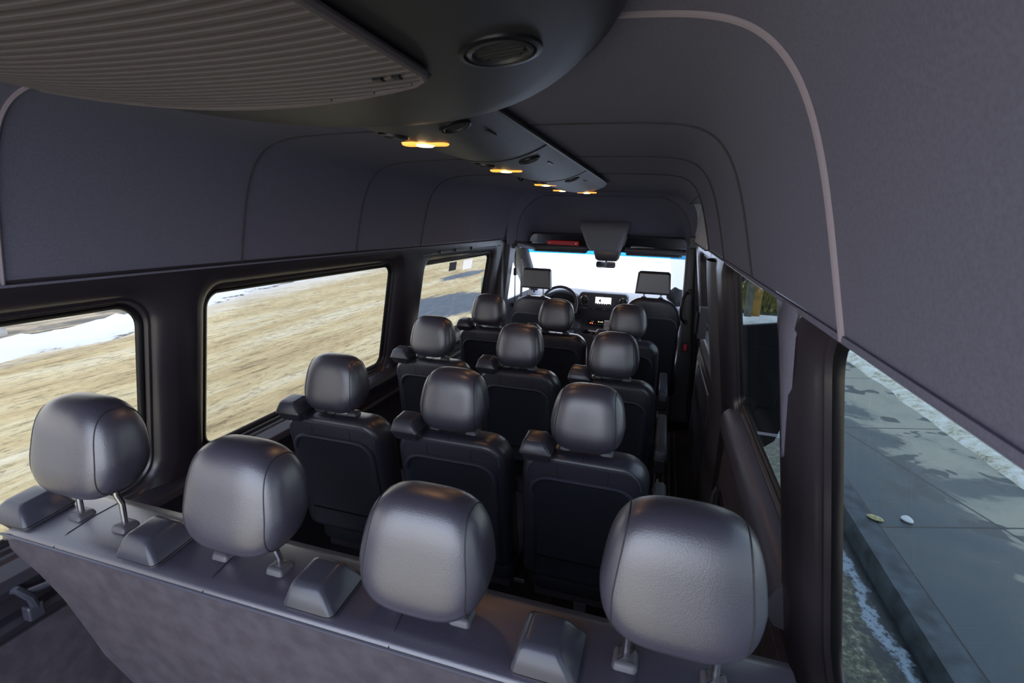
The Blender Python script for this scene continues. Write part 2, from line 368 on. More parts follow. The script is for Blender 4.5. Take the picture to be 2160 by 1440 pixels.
# overhead centre hump + mirror
mb = MB(); R = []
for z, x0, x1, y0, y1 in ((1.665, -.238, .236, 4.90, 5.1), (1.645, -.236, .234, 4.83, 5.1), (1.60, -.225, .222, 4.79, 5.15), (1.52, -.19, .20, 4.80, 5.2), (1.45, -.165, .18, 4.825, 5.2), (1.40, -.145, .168, 4.85, 5.2), (1.385, -.13, .155, 4.87, 5.2)):
    q = rrect(x0, x1, y0, y1, .05, 6); R.append([Vector((a, b, z)) for a, b in q])
mb.rings(R); hump = struct(build('trim_30', mb, mat('hump_plastic', (.24, .24, .28), .6), ang=70), 'centre housing of the overhead shelf')
t = thing('rear_view_mirror', 'rear view mirror hanging below the overhead housing at the windshield', 'mirror', (.035, 4.90, 1.26))
mb = MB(); R = []
for z, h, d in ((.135, .13, .12), (.10, .125, .13), (.05, .11, .12), (.03, .09, .08)): R.append([Vector((a, b+.06, z)) for a, b in rrect(-h, h, -d/2, d/2, .03)])
mb.rings(R); build('sensor_housing', mb, PLAST2, t, ang=60)
mb = MB(); mb.tube([(0, .03, .07), (0, -.01, .0)], .008, 8); build('stem', mb, PLAST, t)
mb = MB(); q = rrect(-.092, .092, -.03, .03, .02); mb.rings([[Vector((a, y, b)) for a, b in inset(q, i)] for y, i in ((-.028, .004), (-.022, 0), (0, .004), (.01, .015))]); build('mirror_housing', mb, PLAST, t, ang=60)
mb = MB(); q = rrect(-.086, .086, -.025, .025, .017); mb.rings([[Vector((a, y, b)) for a, b in q] for y in (-.0295, -.0285)]); build('mirror_glass', mb, mat('mirror_silver', (.7, .75, .8), .04, 1), t, flat=True)
mb = MB(); mb.box((.0, -.02, .128), (.15, .01, .006)); build('lamp_strip', mb, mat('dim_amber', (.8, .5, .3), .4, emit=((1, .6, .3), .6)), t)
# windshield
def quadpane(P, th): 
    a, b, c, d = [Vector(p) for p in P]; n = (b-a).cross(d-a).normalized()*th
    mb = MB(); mb.rings([[a, b, c, d], [a+n, b+n, c+n, d+n]]); return mb
WT, WB = (5.06, 1.372), (5.95, .86)
def wsp(t, u): y = WT[0]+(WB[0]-WT[0])*t; z = WT[1]+(WB[1]-WT[1])*t; hw = .80+.08*t; return Vector((hw*(2*u-1), y+.10*(1-(2*u-1)**2)-.05, z))
mb = MB(); N = 12
mb.rings([[wsp(t, i/N) for i in range(N+1)] for t in (.085, 1)], closed=False, cap=False)
ws = struct(build('window_7', mb, GW), 'windshield')
mb = MB(); random.seed(3); R1 = [wsp(0, i/60) for i in range(61)]; R2 = [wsp(.085, i/60) for i in range(61)]
mb.rings([R1, R2], closed=False, cap=False); build('shade_band', mb, GB, ws)
mb = MB()
R = []
for i in range(7):
    t = i/6; p = wsp(t, 0); R.append([p+Vector(q) for q in ((-.16, -.10, 0), (0.0, -.10, 0), (.025, -.05, .0), (.02, .03, .0), (-.05, .05, 0), (-.16, .05, 0))])
mb.rings(R); R = []
for i in range(7):
    t = i/6; p = wsp(t, 1); R.append([p+Vector(q) for q in ((.16, -.10, 0), (0.0, -.10, 0), (-.025, -.05, .0), (-.02, .03, .0), (.05, .05, 0), (.16, .05, 0))])
mb.rings(R); struct(build('trim_31', mb, PLAST2, ang=60), 'windshield pillars')
mb = MB(); mb.box((0, 5.18, 1.40), (1.8, .30, .05)); mb.box((0, 5.0, 1.95), (1.8, .9, .02)); mb.box((0, 5.40, 1.68), (1.8, .02, .56)); struct(build('trim_32', mb, SHEL, flat=True))
# cab side walls and door windows
def cabwall(name, s, m):
    hole = [(4.66, .86), (5.86, .84), (5.82, .90), (5.30, 1.30), (5.22, 1.355), (5.12, 1.375), (4.72, 1.385), (4.68, 1.37), (4.66, 1.33)]
    outer = [(4.30, 0), (6.05, 0), (6.05, .80), (6.0, .92), (5.12, 1.46), (4.30, 1.50), (4.30, .8)]
    tris = geometry.tessellate_polygon([[Vector((*p, 0)) for p in outer], [Vector((*p, 0)) for p in hole]])
    mb = MB()
    for off in (0, .03):
        mb.add([Vector((xi(p[1], s)+s*(.02+off), p[0], p[1])) for p in outer+hole], [tuple(t) for t in tris])
    mb.rings([[Vector((xi(p[1], s)+s*(.02+o), p[0], p[1])) for p in hole] for o in (0, .03)], cap=False)
    wl = struct(build(name, mb, m, flat=True))
    return hole
hole = cabwall('wall_front_left', -1, PLAST2)
mb = MB(); mb.rings([[Vector((xi(z, -1)-.035-o, y, z)) for y, z in hole] for o in (0, .003)]); f = struct(build('window_8', mb, GW, flat=True), 'driver door window')
mb = MB(); mb.box((-.865, 5.13, 1.12), (.02, .025, .54)); struct(build('trim_33', mb, PLAST), 'divider post of the driver door window')
# pillar trims at the driver door
mb = MB(); R = []
for z, y0, y1, x in ((1.46, 4.42, 4.68, -.775), (1.40, 4.42, 4.66, -.785), (1.2, 4.42, 4.60, -.80), (.9, 4.42, 4.58, -.83), (.5, 4.42, 4.58, -.84), (.05, 4.42, 4.60, -.84)):
    R.append([Vector((-.93, y0, z)), Vector((x, y0, z)), Vector((x-.0, y1-.05, z)), Vector((x-.03, y1, z)), Vector((-.93, y1, z))])
mb.rings(R); struct(build('trim_34', mb, PLUM, bevel=.008), 'left pillar behind the driver')
mb = MB(); mb.tube([(-.76, 4.50, 1.44), (-.70, 4.8, 1.405), (-.68, 5.0, 1.385)], .028, 10); mb.box((-.79, 4.8, 1.42), (.06, .6, .05)); struct(build('trim_35', mb, PLAST2))
# right B pillar
mb = MB(); R = []
for z, x, w_, y in ((1.52, .735, .075, 4.32), (1.40, .732, .08, 4.30), (1.1, .738, .09, 4.28), (.8, .750, .10, 4.26), (.55, .742, .13, 4.26), (.35, .715, .16, 4.26), (.15, .68, .20, 4.28), (.0, .64, .26, 4.3)):
    R.append([Vector((a, b, z)) for a, b in rrect(x, x+w_, y, y+.14, .025, 5)])
mb.rings(R); bp_ = struct(build('trim_36', mb, PLAST2, ang=60), 'right pillar beside the front passenger seat')
mb = MB(); mb.box((.875, 4.36, .75), (.13, .10, 1.5)); mb.box((.90, 4.42, .9), (.16, .06, 1.3)); struct(build('trim_38', mb, PLAST, bevel=.01))
mb = MB(); mb.box((-.88, 4.40, .75), (.10, .14, 1.52)); struct(build('trim_39', mb, PLAST))
t = thing('grab_handle', 'black curved grab handle on the right pillar', 'handle', (.752, 4.25, 1.0))
mb = MB(); mb.tube([(.035, .01, .13), (.012, -.03, .125), (-.012, -.05, .08), (-.018, -.055, 0), (-.012, -.05, -.08), (.012, -.03, -.115), (.035, .01, -.12)], .012, 10); build('grip', mb, PLAST, t)
for a in (.13, -.12): build('mount', MB().box((.03, .0, a), (.03, .04, .04)), PLAST, t, bevel=.006)
t = thing('door_switch', 'small red door switch on the right pillar', 'switch', (.80, 4.257, .672))
mb = MB(); mb.rings([[Vector((a, y, b)) for a, b in rrect(-.024, .024, -.04, .04, .01)] for y in (0, -.006)]); build('switch_frame', mb, RUB, t, flat=True)
mb = MB(); mb.rings([[Vector((a, y, b)) for a, b in rrect(-.015, .015, -.03, .03, .006)] for y in (-.006, -.010)]); build('switch_key', mb, mat('dark_red', (.12, .005, .015), .4, emit=((.5, .02, .05), .02)), t, flat=True)
mb = MB(); mb.box((-.003, -.0105, 0), (.003, .001, .014)); mb.box((.003, -.0105, 0), (.003, .001, .014)); mb.box((0, -.0105, 0), (.006, .001, .003)); build('symbol', mb, WHITE, t, flat=True)

# ------------------------------------------------------------ roof air conditioner and console
t = thing('ceiling_air_conditioner', 'large dark air conditioning unit on the ceiling at the rear', 'air conditioner', (0, .35, 1.86))
def acz(x, y):          # underside height, local
    return -.036+.050*(abs(x)/.55)**2.4
mb = MB(); R = []
def acoutline(k):
    P = []
    for i in range(64):
        a = 2*math.pi*i/64; ca, sa = math.cos(a), math.sin(a)
        ex = 2.2; px = math.copysign(abs(ca)**(2/ex), ca); py = math.copysign(abs(sa)**(2/ex), sa)
        P.append((px*.55*k, py*(.61 if py > 0 else .75)*k+(.02)*k))
    return P
for k, dz in ((1.0, .07), (1.0, .035), (.985, .018), (.95, .004), (.88, -.002), (.7, -.003), (.45, -.003), (.15, -.003), (.01, -.003)):
    R.append([Vector((x, y, (acz(x, y) if dz < .03 else max(acz(x, y), -.01)) + dz)) for x, y in acoutline(k)])
mb.rings(R); build('housing', mb, ACP, t, ang=75)
# grille: slats over a dark recess
mb = MB(); GX0, GX1, GY0, GY1 = -.42, .275, -.55, .272
def gfront(x): return GY1-.05*(x-GX1)**2*0+.06*math.sin(math.pi*(x-GX0)/(GX1-GX0))
N = 24
q = [Vector((GX0+(GX1-GX0)*i/N, gfront(GX0+(GX1-GX0)*i/N), 0)) for i in range(N+1)]
R = []
for j in range(13):
    R.append([Vector((p.x, GY0+(p.y-GY0)*j/12, acz(p.x, 0)-.006)) for p in q])
mb.rings(R, closed=False, cap=False); gr = build('return_air_grille', mb, mat('grille_recess', (.008, .007, .008), .8), t)
mb = MB(); y = GY0
while y < GY1+.05:
    xs = [GX0+(GX1-GX0)*i/N for i in range(N+1)]
    xs = [GX0+(GX1-GX0)*i/140 for i in range(141)]; xs = [x for x in xs if gfront(x) > y+.004][::1]
    if len(xs) > 40: xs = xs[:2]+xs[4:-4:5]+xs[-3:]
    if len(xs) > 2:
        mb.rings([[Vector((x, y+a, acz(x, 0)+b)) for a, b in ((-.0040, -.004), (-.0032, -.014), (.0032, -.014), (.0040, -.004))] for x in xs])
    y += .0172
sl = build('slats', mb, ACG, gr)
mb = MB(); P = [(GX1, GY0, 0)]+[(GX1, GY0+(GY1-.03-GY0)*i/6, 0) for i in range(1, 7)]+[(GX1-.006, GY1-.01, 0)]+[(p.x, p.y, 0) for p in q[::-1] if p.x < GX1-.02]
mb.tube([(x, y, acz(x, 0)-.010) for x, y, _ in P], .006, 8); build('grille_rim', mb, ACG, gr)
mb = MB(); mb.box((GX1-.055, GY1-.035, acz(.23, 0)-.014), (.012, .010, .004)); mb.box((GX1-.030, GY1-.035, acz(.25, 0)-.014), (.010, .010, .004)); build('latch', mb, RUB, gr)
def disc_vent(parent, x, y, z, r, tilt, name='air_vent'):
    M = Matrix.Translation((x, y, z)) @ Matrix.Rotation(tilt, 4, 'Y') @ Matrix.Rotation(math.pi, 4, 'X')
    mb = MB(); mb.lathe([(r*1.22, -.004), (r*1.20, .002), (r*1.05, .003), (r*.98, -.004), (r*.90, -.004)], M, caps=False); a = build(name, mb, RUB, parent)
    mb = MB(); mb.lathe([(r*.97, -.006), (r*.95, .002), (r*.88, .004), (r*.82, .003), (r*.76, -.003), (r*.02, -.004)], M); build('vent_ring', mb, ACP, a)
    mb = MB()
    for k in range(-2, 3):
        h = math.sqrt(max(0, (.68*r)**2-(k*.26*r)**2)); mb.box((0, k*.26*r, -.001), (2*h, .05*r, .005))
    mb.xf(M); build('louvre', mb, ACP, a)
    return a
disc_vent(t, .372, .245, acz(.372, 0)-.003, .040, -.12)
disc_vent(t, -.372, .245, acz(.372, 0)-.003, .040, .12)
# ceiling console
t = thing('overhead_console', 'dark ceiling console strip with reading lamps along the roof', 'ceiling console', (-.01, 0, 0))
def conz(x, y=2): return 1.836+.052*(abs(x)/.20)**2.2-.0*y
ys = [.80, 1.62, 2.43, 3.46]
for i in range(3):
    mb = MB(); R = []; n = 18; y0, y1 = ys[i]+.003, ys[i+1]-.003
    last = i == 2
    for j in range(11):
        s_ = j/10; y = y0+(y1-y0)*s_; hw = .20
        if last and s_ > .75: hw = .20*math.sqrt(max(.05, 1-((s_-.75)/.27)**2*.75))
        row = [Vector((hw*(2*k/n-1), y+(0.0 if not last else 0), conz(hw*(2*k/n-1))+(.0 if not (last and s_ > .93) else .012))) for k in range(n+1)]
        row += [Vector((hw, y, 1.906)), Vector((-hw, y, 1.906))]
        R.append(row)
    mb.rings(R); build('console_panel', mb, CONS, t, ang=50)
for y in ys[1:3]:
    mb = MB(); mb.tube([(.2*(2*k/18-1), y, conz(.2*(2*k/18-1))+.0005) for k in range(19)], .0028, 6); build('panel_joint', mb, RUB, t)
mb = MB(); mb.tube([(.201, .8, 1.889), (.201, 3.1, 1.889)], .006, 8); build('edge_strip', mb, RUB, t)
lamps = [(-.03, 1.235), (-.034, 1.93), (-.067, 2.74), (-.115, 3.42), (.055, 3.38)]
for i, (x, y) in enumerate(lamps):
    mb = MB(); q = rrect(-.062, .062, -.021, .021, .018); z = conz(x)
    mb.rings([[Vector((a+x, b+y, z-dz)) for a, b in inset(q, k)] for dz, k in ((-.002, -.002), (.003, 0), (.0045, .003))]); lz = build('reading_lamp', mb, LAMP, t, ang=60)
    mb = MB(); mb.lathe([(.024, .0), (.020, .003), (.01, .004)], Matrix.Translation((x, y, z-.004)) @ Matrix.Rotation(math.pi, 4, 'X'), 20); build('bulb', mb, LAMPC, lz)
    ld = bpy.data.lights.new('reading_light', 'AREA'); ld.shape = 'RECTANGLE'; ld.size = .10; ld.size_y = .03; ld.energy = .12; ld.color = (1, .52, .22); lo = bpy.data.objects.new('reading_light', ld); col.objects.link(lo); lo.parent = lz; lo.location = (x, y, z-.012)
for (y, k) in ((1.09, 0), (1.72, 1), (2.52, 2)):
    disc_vent(t, .115, y+.0, conz(.115)-.002, .030, -.30, 'round_vent')
    disc_vent(t, -.055, y+.03, conz(.055)-.002, .030, .12, 'round_vent')
for y in (1.24, 1.90, 2.72):
    mb = MB(); mb.box((.145, y, conz(.145)-.0015), (.006, .07, .003), Matrix.Rotation(-.35, 3, 'Y')); build('slot', mb, RUB, t)
mb = MB(); mb.lathe([(.014, 0), (.014, .012), (.008, .018)], Matrix.Translation((-.13, 2.47, conz(.13)-.0)) @ Matrix.Rotation(math.pi, 4, 'X'), 16); build('coat_hook', mb, RUB, t)

# ------------------------------------------------------------ head restraints and seats
def hr_warp(p):
    z = p.z; k = 1.0-.13*max(0, (z+.02)/.10)-.02*max(0, -z/.10)
    return Vector((p.x*k, p.y*(1-.12*(z/.10))-.010*(z/.10)**2+.012*z/.10, z))
A_, B_, C_ = .1165, .068, .1035
def headrest_mesh(): return superq(A_, B_, C_, 3.3, 40, 32, hr_warp, 2.7)
def headrest_seam(sgn):
    s_ = sgn*.80; k = (1-abs(s_)**3.3)**(1/3.3); P = []
    for j in range(48):
        th = 2*math.pi*j/48
        sp = lambda v, p: math.copysign(abs(v)**p, v)
        P.append(hr_warp(Vector((A_*s_, B_*k*1.004*sp(math.cos(th), 2/2.7), C_*k*1.004*sp(math.sin(th), 2/2.7)))))
    return MB().tube(P, .0011, 6, closed=True)
def post_mb(x, ztop, cranked=False):
    mb = MB(); P = [(x, -.012, ztop), (x, -.012, ztop-.02), (x, -.004, ztop-.045), (x, -.004, -.02)] if cranked else [(x, 0, ztop), (x, 0, -.02)]
    return mb.tube(P, .0062, 10)
def collar_mb(x):
    mb = MB(); q = rrect(x-.019, x+.019, -.019, .019, .007)
    mb.rings([[Vector((a, b, z)) for a, b in inset(q, k)] for z, k in ((-.004, -.002), (.004, 0), (.009, .003), (.010, .008))]); return mb
HRM = [None]
def headrest(parent, x, y, ztop_base, zc, m, posts=CHROME):
    """headrest centred at (x,y,zc); collars sit at ztop_base. Parts hang from the headrest mesh"""
    h = build('headrest', headrest_mesh(), m, parent, ang=89); h.location = (x, y, zc)
    for s_ in (-1, 1): build('seam', headrest_seam(s_), SEAM, h, ang=89)
    base = ztop_base-zc
    for s_ in (-1, 1):
        mb = post_mb(s_*.066, -.085-base, True); mb.xf(Matrix.Translation((0, .0, base))); build('post', mb, posts, h)
        c = build('post_collar', collar_mb(s_*.066), PLAST2, parent, ang=50); c.location = (x, y-.004, ztop_base)
    return h
def guide_mb():
    mb = MB(); R = []
    for z, x0, x1, y0, y1, r in ((-.035, -.052, .050, -.050, .05, .012), (0, -.066, .062, -.066, .060, .014), (.004, -.068, .064, -.070, .062, .014), (.010, -.067, .062, -.070, .060, .014), (.046, -.056, .032, -.052, .045, .012), (.055, -.048, .024, -.042, .036, .012), (.057, -.040, .016, -.034, .028, .010)):
        R.append([Vector((a, b, z)) for a, b in rrect(x0, x1, y0, y1, r, 5)])
    mb.rings(R); mb.v = [v*.80 for v in mb.v]; return mb
def guide_line_mb():
    q = rrect(-.067, .063, -.0695, .061, .014, 5); return MB().tube([(a*.8, b*.8, .0056) for a, b in q], .0012, 6, closed=True)
def belt_guide(parent, x, y, z, rz=0):
    g = build('belt_guide', guide_mb(), GUIDE, parent, ang=35); g.location = (x, y, z); g.rotation_euler = (.10, 0, rz)
    build('belt_slot', guide_line_mb(), RUB, g); return g
def backrest_mb(w2, zt, zb, d, r):
    q = rrect(-w2, w2, zb, zt, r, 8, .05); mb = MB(); R = []
    for y, k in ((0, .030), (.006, .017), (.020, .006), (.045, 0), (d-.035, 0), (d-.012, .010), (d, .03)):
        R.append([Vector((a*(1-.05*max(0, (b-zb)/(zt-zb))), y, b)) for a, b in inset(q, k)])
    mb.rings(R); return mb
def lean(mb, zt, k): mb.v = [Vector((v.x, v.y+(zt-v.z)*k, v.z)) for v in mb.v]; return mb
def row_seat(label):
    t = thing('passenger_seat', label, 'seat', (0, 0, 0), 0, 'passenger seats in the three middle rows')
    # local y=0 is the headrest centre
    w2, zt, zb, d = .212, .948, .40, .125; k = .20; y0 = -.068
    sh = Matrix.Translation((0, y0, 0))
    build('backrest', lean(backrest_mb(w2, zt, zb, d, .085), zt, k).xf(sh), LEATH2, t, ang=75)
    q = [(a*(1-.05*max(0, (b-zb)/(zt-zb))), b) for a, b in inset(rrect(-w2, w2, zb, zt, .085, 8, .05), .024)]
    top = [p for p in q if p[1] > .55]; i0 = 0
    top = sorted([p for p in top if p[0] > 0], key=lambda p: p[1])+sorted([p for p in top if p[0] <= 0], key=lambda p: -p[1])
    ordered = [p for p in q if p[1] > .55]
    pp = MB().tube([(a, .002, b) for a, b in ordered], .0022, 6); build('piping', lean(pp, zt, k).xf(sh), PIPE, t)
    for x in (-.08, .08):   # stitched darts in the leather border
        s_ = MB().tube([(x, .001, .915), (x, -.0008, .872)], .0012, 5); build('stitch', lean(s_, zt, k).xf(sh), SEAM, t)
    s_ = MB().tube([(.0, .010, .934), (.0, .028, .9475), (.0, .09, .9485)], .0014, 5); build('stitch', lean(s_, zt, k).xf(sh), SEAM, t)
    pq = rrect(-.172, .172, .43, .868, .07, 8, .03); mb = MB()
    mb.rings([[Vector((a, y, b)) for a, b in inset(pq, kk)] for y, kk in ((.012, 0), (-.004, 0), (-.007, .003), (-.004, .018), (-.001, .022))])
    bpn = build('back_panel', lean(mb, zt, k).xf(sh), SHELLP, t, ang=60)
    arch_ = [p for p in inset(pq, .008) if p[1] > .47]
    mb = MB().tube([(a, -.006, b) for a, b in arch_], .0085, 8); build('panel_rim', lean(mb, zt, k).xf(sh), SHELL, bpn)
    mb = MB(); mb.box((0, -.004, .52), (.30, .004, .004)); build('pocket_edge', lean(mb, zt, k).xf(sh), RUB, bpn)
    headrest(t, 0, 0, .952, 1.065, LEATH, PLAST2)
    belt_guide(t, -.142, -.048, .956)
    mb = MB(); R = []
    for z, kk in ((.30, .02), (.32, 0), (.40, 0), (.43, .012), (.44, .04)): R.append([Vector((a, b, z)) for a, b in inset(rrect(-.212, .212, .10, .56, .06), kk)])
    mb.rings(R); build('seat_cushion', mb, LEATH2, t, ang=60)
    mb = MB(); mb.box((0, .33, .285), (.36, .40, .05)); build('seat_frame', mb, PLAST, t, bevel=.006)
    for yy in (.16, .50):
        mb = MB(); mb.box((0, yy, .13), (.05, .05, .26)); mb.box((0, yy, .012), (.30, .06, .024)); build('leg', mb, PLAST, t, bevel=.004)
    return t
YR = {1: 3.13, 2: 2.28, 3: 1.48}; XS = (-.513, -.061, .391)
pos = ['against the left wall', 'in the middle', 'on the aisle']
rows = {3: 'third row from the front', 2: 'second row', 1: 'first row behind the cab'}
seat0 = None
for r_ in (3, 2, 1):
    for i in range(3):
        lab = 'black leather passenger seat %s, %s' % (pos[i], rows[r_])
        if seat0 is None: seat0 = row_seat(lab); s_ = seat0
        else: s_ = dup(seat0, label=lab)
        s_.location = (XS[i]-(.012 if i == 0 else 0), YR[r_], 0)
        if i == 2:
            mb = MB(); R = []
            for y, k in ((-.02, .012), (-.005, 0), (.48, .004), (.515, .014)):
                R.append([Vector((a, y, b)) for a, b in inset(rrect(.222, .282, .56, .625, .016), k)])
            mb.rings(R); arm = build('armrest', mb, ARMR, s_, ang=60)
            mb = MB(); mb.box((.252, .0, .55), (.05, .05, .07)); build('arm_pivot', mb, PLAST, arm, bevel=.008)
            mb = MB(); mb.box((.235, .12, .36), (.02, .24, .12)); build('side_cover', mb, PLAST, s_, bevel=.01)
            mb = MB(); mb.rings([[Vector((x, a, b)) for a, b in rrect(-.02, .02, .40, .47, .01)] for x in (.246, .252)]); build('release_lever', mb, mat('pale_lever', (.45, .45, .36), .5), s_)
# rear bench
t = thing('rear_bench', 'wide four seat rear bench with felt back in the foreground', 'bench', (0, .60, 0))
mb = MB()
# outline seen from behind: full width, narrowing over the wheel arch on the left
ol = [(-.748, .958), (-.755, .93), (-.745, .90), (-.70, .862), (-.655, .80), (-.625, .72), (-.60, .64), (-.565, .58), (-.52, .53), (-.46, .495), (-.38, .47), (-.2, .46), (.5, .46), (.78, .46), (.84, .52), (.85, .7), (.84, .93), (.825, .955)]
N = 1
top_ = [(.78, .966), (.60, .968), (.42, .966), (.24, .964), (.05, .966), (-.16, .965), (-.35, .966), (-.55, .966), (-.70, .966)]
ol = ol+top_
def bb(y, k, zc=.70): return [Vector((a-k*(1 if a > 0 else -1)*(abs(a) > .5), y+(.966-b)*.16, b-k*(1 if b > .9 else (-1 if b < .6 else 0)))) for a, b in ol]
mb.rings([bb(.0, .010), bb(.004, .003), bb(.015, 0), bb(.06, 0)]); bk = build('back_shell', mb, FELT, t, ang=50)
mb = MB(); tp = [(x, .962+.003*math.sin(x*40)) for x in [-.745+i*.0393 for i in range(41)]]
R = []
for y, dz in ((-.002, -.012), (-.003, -.002), (.004, .006), (.03, .011), (.09, .016), (.14, .016), (.17, .006), (.18, -.03), (.15, -.05), (.07, -.055)):
    R.append([Vector((x, y, .967+dz-(.010 if abs(x+.748) < .01 else 0))) for x, z in tp])
mb.rings(R, closed=False, cap=False); bl = build('backrest', mb, LEATH, t, ang=60)
mb = MB(); mb.tube([(x, -.004, .963) for x, z in tp], .0028, 6); build('piping', mb, PIPE, t)
for x in (-.585, -.19, .20, .60):
    mb = MB(); mb.tube([(x, -.003, .966), (x-.004, .03, .9785), (x-.01, .09, .9835), (x-.014, .15, .983)], .0012, 5); build('stitch', mb, SEAM, t)
X4 = [-.558, -.152, .231, .640]; Z4 = [1.170, 1.136, 1.110, 1.164]
for x, z in zip(X4, Z4): headrest(t, x, .085, .983, z, LEATH if True else None)
for x in (-.735, -.372, .03, .452): belt_guide(t, x+.006, .060, .982)
for i in range(4):
    mb = MB(); R = []
    for z, kk in ((.30, .02), (.32, 0), (.42, 0), (.455, .012), (.462, .04)): R.append([Vector((a, b, z)) for a, b in inset(rrect((-.55, -.345, .042, .435)[i], (-.35, .038, .431, .825)[i], .17, .66, .04), kk)])
    mb.rings(R); build('seat_cushion', mb, LEATH2, t, ang=60)
mb = MB(); mb.box((.05, .40, .28), (1.4, .42, .06)); build('seat_frame', mb, PLAST, t, bevel=.01)
for x in (-.45, .0, .5, .75):
    mb = MB(); mb.box((x, .40, .125), (.06, .30, .25)); build('leg', mb, PLAST, t, bevel=.006)
# front seats
def front_seat(name, label, x, y, zc, zt):
    t = thing(name, label, 'seat', (x, y, 0))
    w2, zb, d, k = .222, .36, .13, .16; y0 = -.07; sh = Matrix.Translation((0, y0, 0))
    build('backrest', lean(backrest_mb(w2, zt, zb, d, .16), zt, k).xf(sh), LEATH2, t, ang=75)
    q = [(a*(1-.05*max(0, (b-zb)/(zt-zb))), b) for a, b in inset(rrect(-w2, w2, zb, zt, .16, 8, .05), .022)]
    build('piping', lean(MB().tube([(a, .003, b) for a, b in q if b > .45], .0035, 6), zt, k).xf(sh), PIPE, t)
    pq = rrect(-.20, .20, .42, zt-.155, .06, 8, .03); mb = MB(); mb.rings([[Vector((a, yy, b+(.014*math.cos(a*8) if b > .7 else 0))) for a, b in inset(pq, kk)] for yy, kk in ((.012, 0), (-.003, 0), (-.005, .003), (-.003, .02))])
    p = build('back_panel', lean(mb, zt, k).xf(sh), SHELLP, t, ang=60)
    mb = MB().tube([(a, -.003, b+.014*math.cos(a*8)) for a, b in pq if b > zt-.22], .005, 8); build('panel_rim', lean(mb, zt, k).xf(sh), PIPE, p)
    mb = MB(); R = []
    q = [(-.132, -.082), (.132, -.082), (.120, .075), (.105, .088), (-.105, .088), (-.120, .075)]
    for yy, kk in ((-.038, .012), (-.032, .003), (-.02, 0), (.03, 0), (.045, .01)): R.append([Vector((a, yy+b*.08, b)) for a, b in inset(q, kk)])
    mb.rings(R); h = build('headrest', mb, LEATH2, t, bevel=.020, seg=4); h.location = (0, 0, zc)
    for s_ in (-1, 1):
        mb = MB().tube([(s_*.062, 0, -.08), (s_*.062, .0, zt-.005-zc)], .0075, 10); build('post', mb, CHROME, h)
        mb = collar_mb(s_*.062); mb.xf(Matrix.Translation((0, 0, zt-.004))); build('post_collar', mb, PLAST, t)
    mb = MB(); R = []
    for z, kk in ((.30, .02), (.32, 0), (.42, 0), (.45, .02)): R.append([Vector((a, b, z)) for a, b in inset(rrect(-.24, .24, .08, .56, .06), kk)])
    mb.rings(R); build('seat_cushion', mb, LEATH2, t, ang=60)
    mb = MB(); mb.box((0, .30, .15), (.44, .42, .30)); build('seat_base', mb, PLAST, t, bevel=.01)
    return t
DS = front_seat('driver_seat', 'black driver seat in front of the steering wheel', -.468, 4.2, 1.165, 1.015)
fs = front_seat('front_passenger_seat', 'black front passenger seat at the right of the cab', .507, 3.95, 1.215, 1.105)
mb = MB(); R = []
for y, k in ((.02, .006), (.03, 0), (.30, 0), (.33, .015)): R.append([Vector((a, y, b)) for a, b in inset(rrect(.21, .26, .60, .67, .02), k)])
# driver's inboard armrest
d_arm = MB(); R = []
for y, k in ((.02, .006), (.04, 0), (.34, 0), (.38, .015)): R.append([Vector((a, y, b)) for a, b in inset(rrect(.235, .295, .60, .67, .02), k)])
d_arm.rings(R); build('armrest', d_arm, ARMR, DS, ang=60)

# ------------------------------------------------------------ dashboard
t = thing('dashboard', 'grey dashboard with centre screen panel below the windshield', 'dashboard', (0, 5.0, 0))
mb = MB(); prof = [(.02, .40), (.00, .55), (-.02, .60), (.03, .64), (.01, .72), (-.03, .765), (-.02, .80), (.04, .835), (.16, .865), (.5, .88), (.95, .865), (.95, .4)]
R = []
for i in range(33):
    x = -.88+1.76*i/32; hump_ = .055*math.exp(-((x+.37)/.20)**4); back = .06*math.exp(-((x-.03)/.27)**6)
    R.append([Vector((x, y-(back if 0 < j < 8 else 0)+(.08 if j < 6 else 0)*(1 if x > .3 or x < -.25 else .3), z+(hump_ if 7 <= j <= 9 else 0))) for j, (y, z) in enumerate(prof)])
mb.rings(R); build('dash_body', mb, DASH, t, ang=60)
mb = MB(); q = rrect(-.205, .268, .800, .978, .035); mb.rings([[Vector((a, y, b)) for a, b in inset(q, k)] for y, k in ((.06, 0), (-.075, 0), (-.085, .006))]); pan = build('centre_panel', mb, PLAST2, t, ang=50)
for x in (-.152, .225):
    M = Matrix.Translation((x, -.085, .905)) @ Matrix.Rotation(math.pi/2, 4, 'X')
    mb = MB(); mb.lathe([(.042, 0), (.042, .006), (.036, .008), (.034, .0)], M, caps=False); v = build('air_vent', mb, CHROME, t)
    mb = MB(); mb.lathe([(.034, .001), (.03, .002), (.001, .0022)], M, 20); build('vent_core', mb, RUB, v)
    mb = MB(); mb.box((x, -.090, .905), (.062, .004, .006)); mb.box((x, -.090, .905), (.010, .004, .05)); build('vane', mb, PLAST2, v)
SCR = mat('screen_light', (.9, .9, .9), .3, emit=((.95, .95, 1), .55))
mb = MB(); mb.box((.033, -.0865, .905), (.152, .004, .070)); s_ = build('screen', mb, SCR, t, flat=True)
mb = MB(); mb.box((.033, -.0895, .8745), (.150, .002, .009)); mb.rings([[Vector((a, y, b)) for a, b in ((-.012, .905), (.010, .885), (.010, .927))] for y in (-.0890, -.0900)]); build('screen_graphic', mb, RUB, s_, flat=True)
mb = MB()
for i in range(5): mb.box((-.02+i*.022, -.0912, .8745), (.006, .001, .005))
build('screen_icons', mb, SCR, s_, flat=True)
mb = MB()
P = [(.022, .89), (.036, .905), (.032, .922), (.020, .925)]
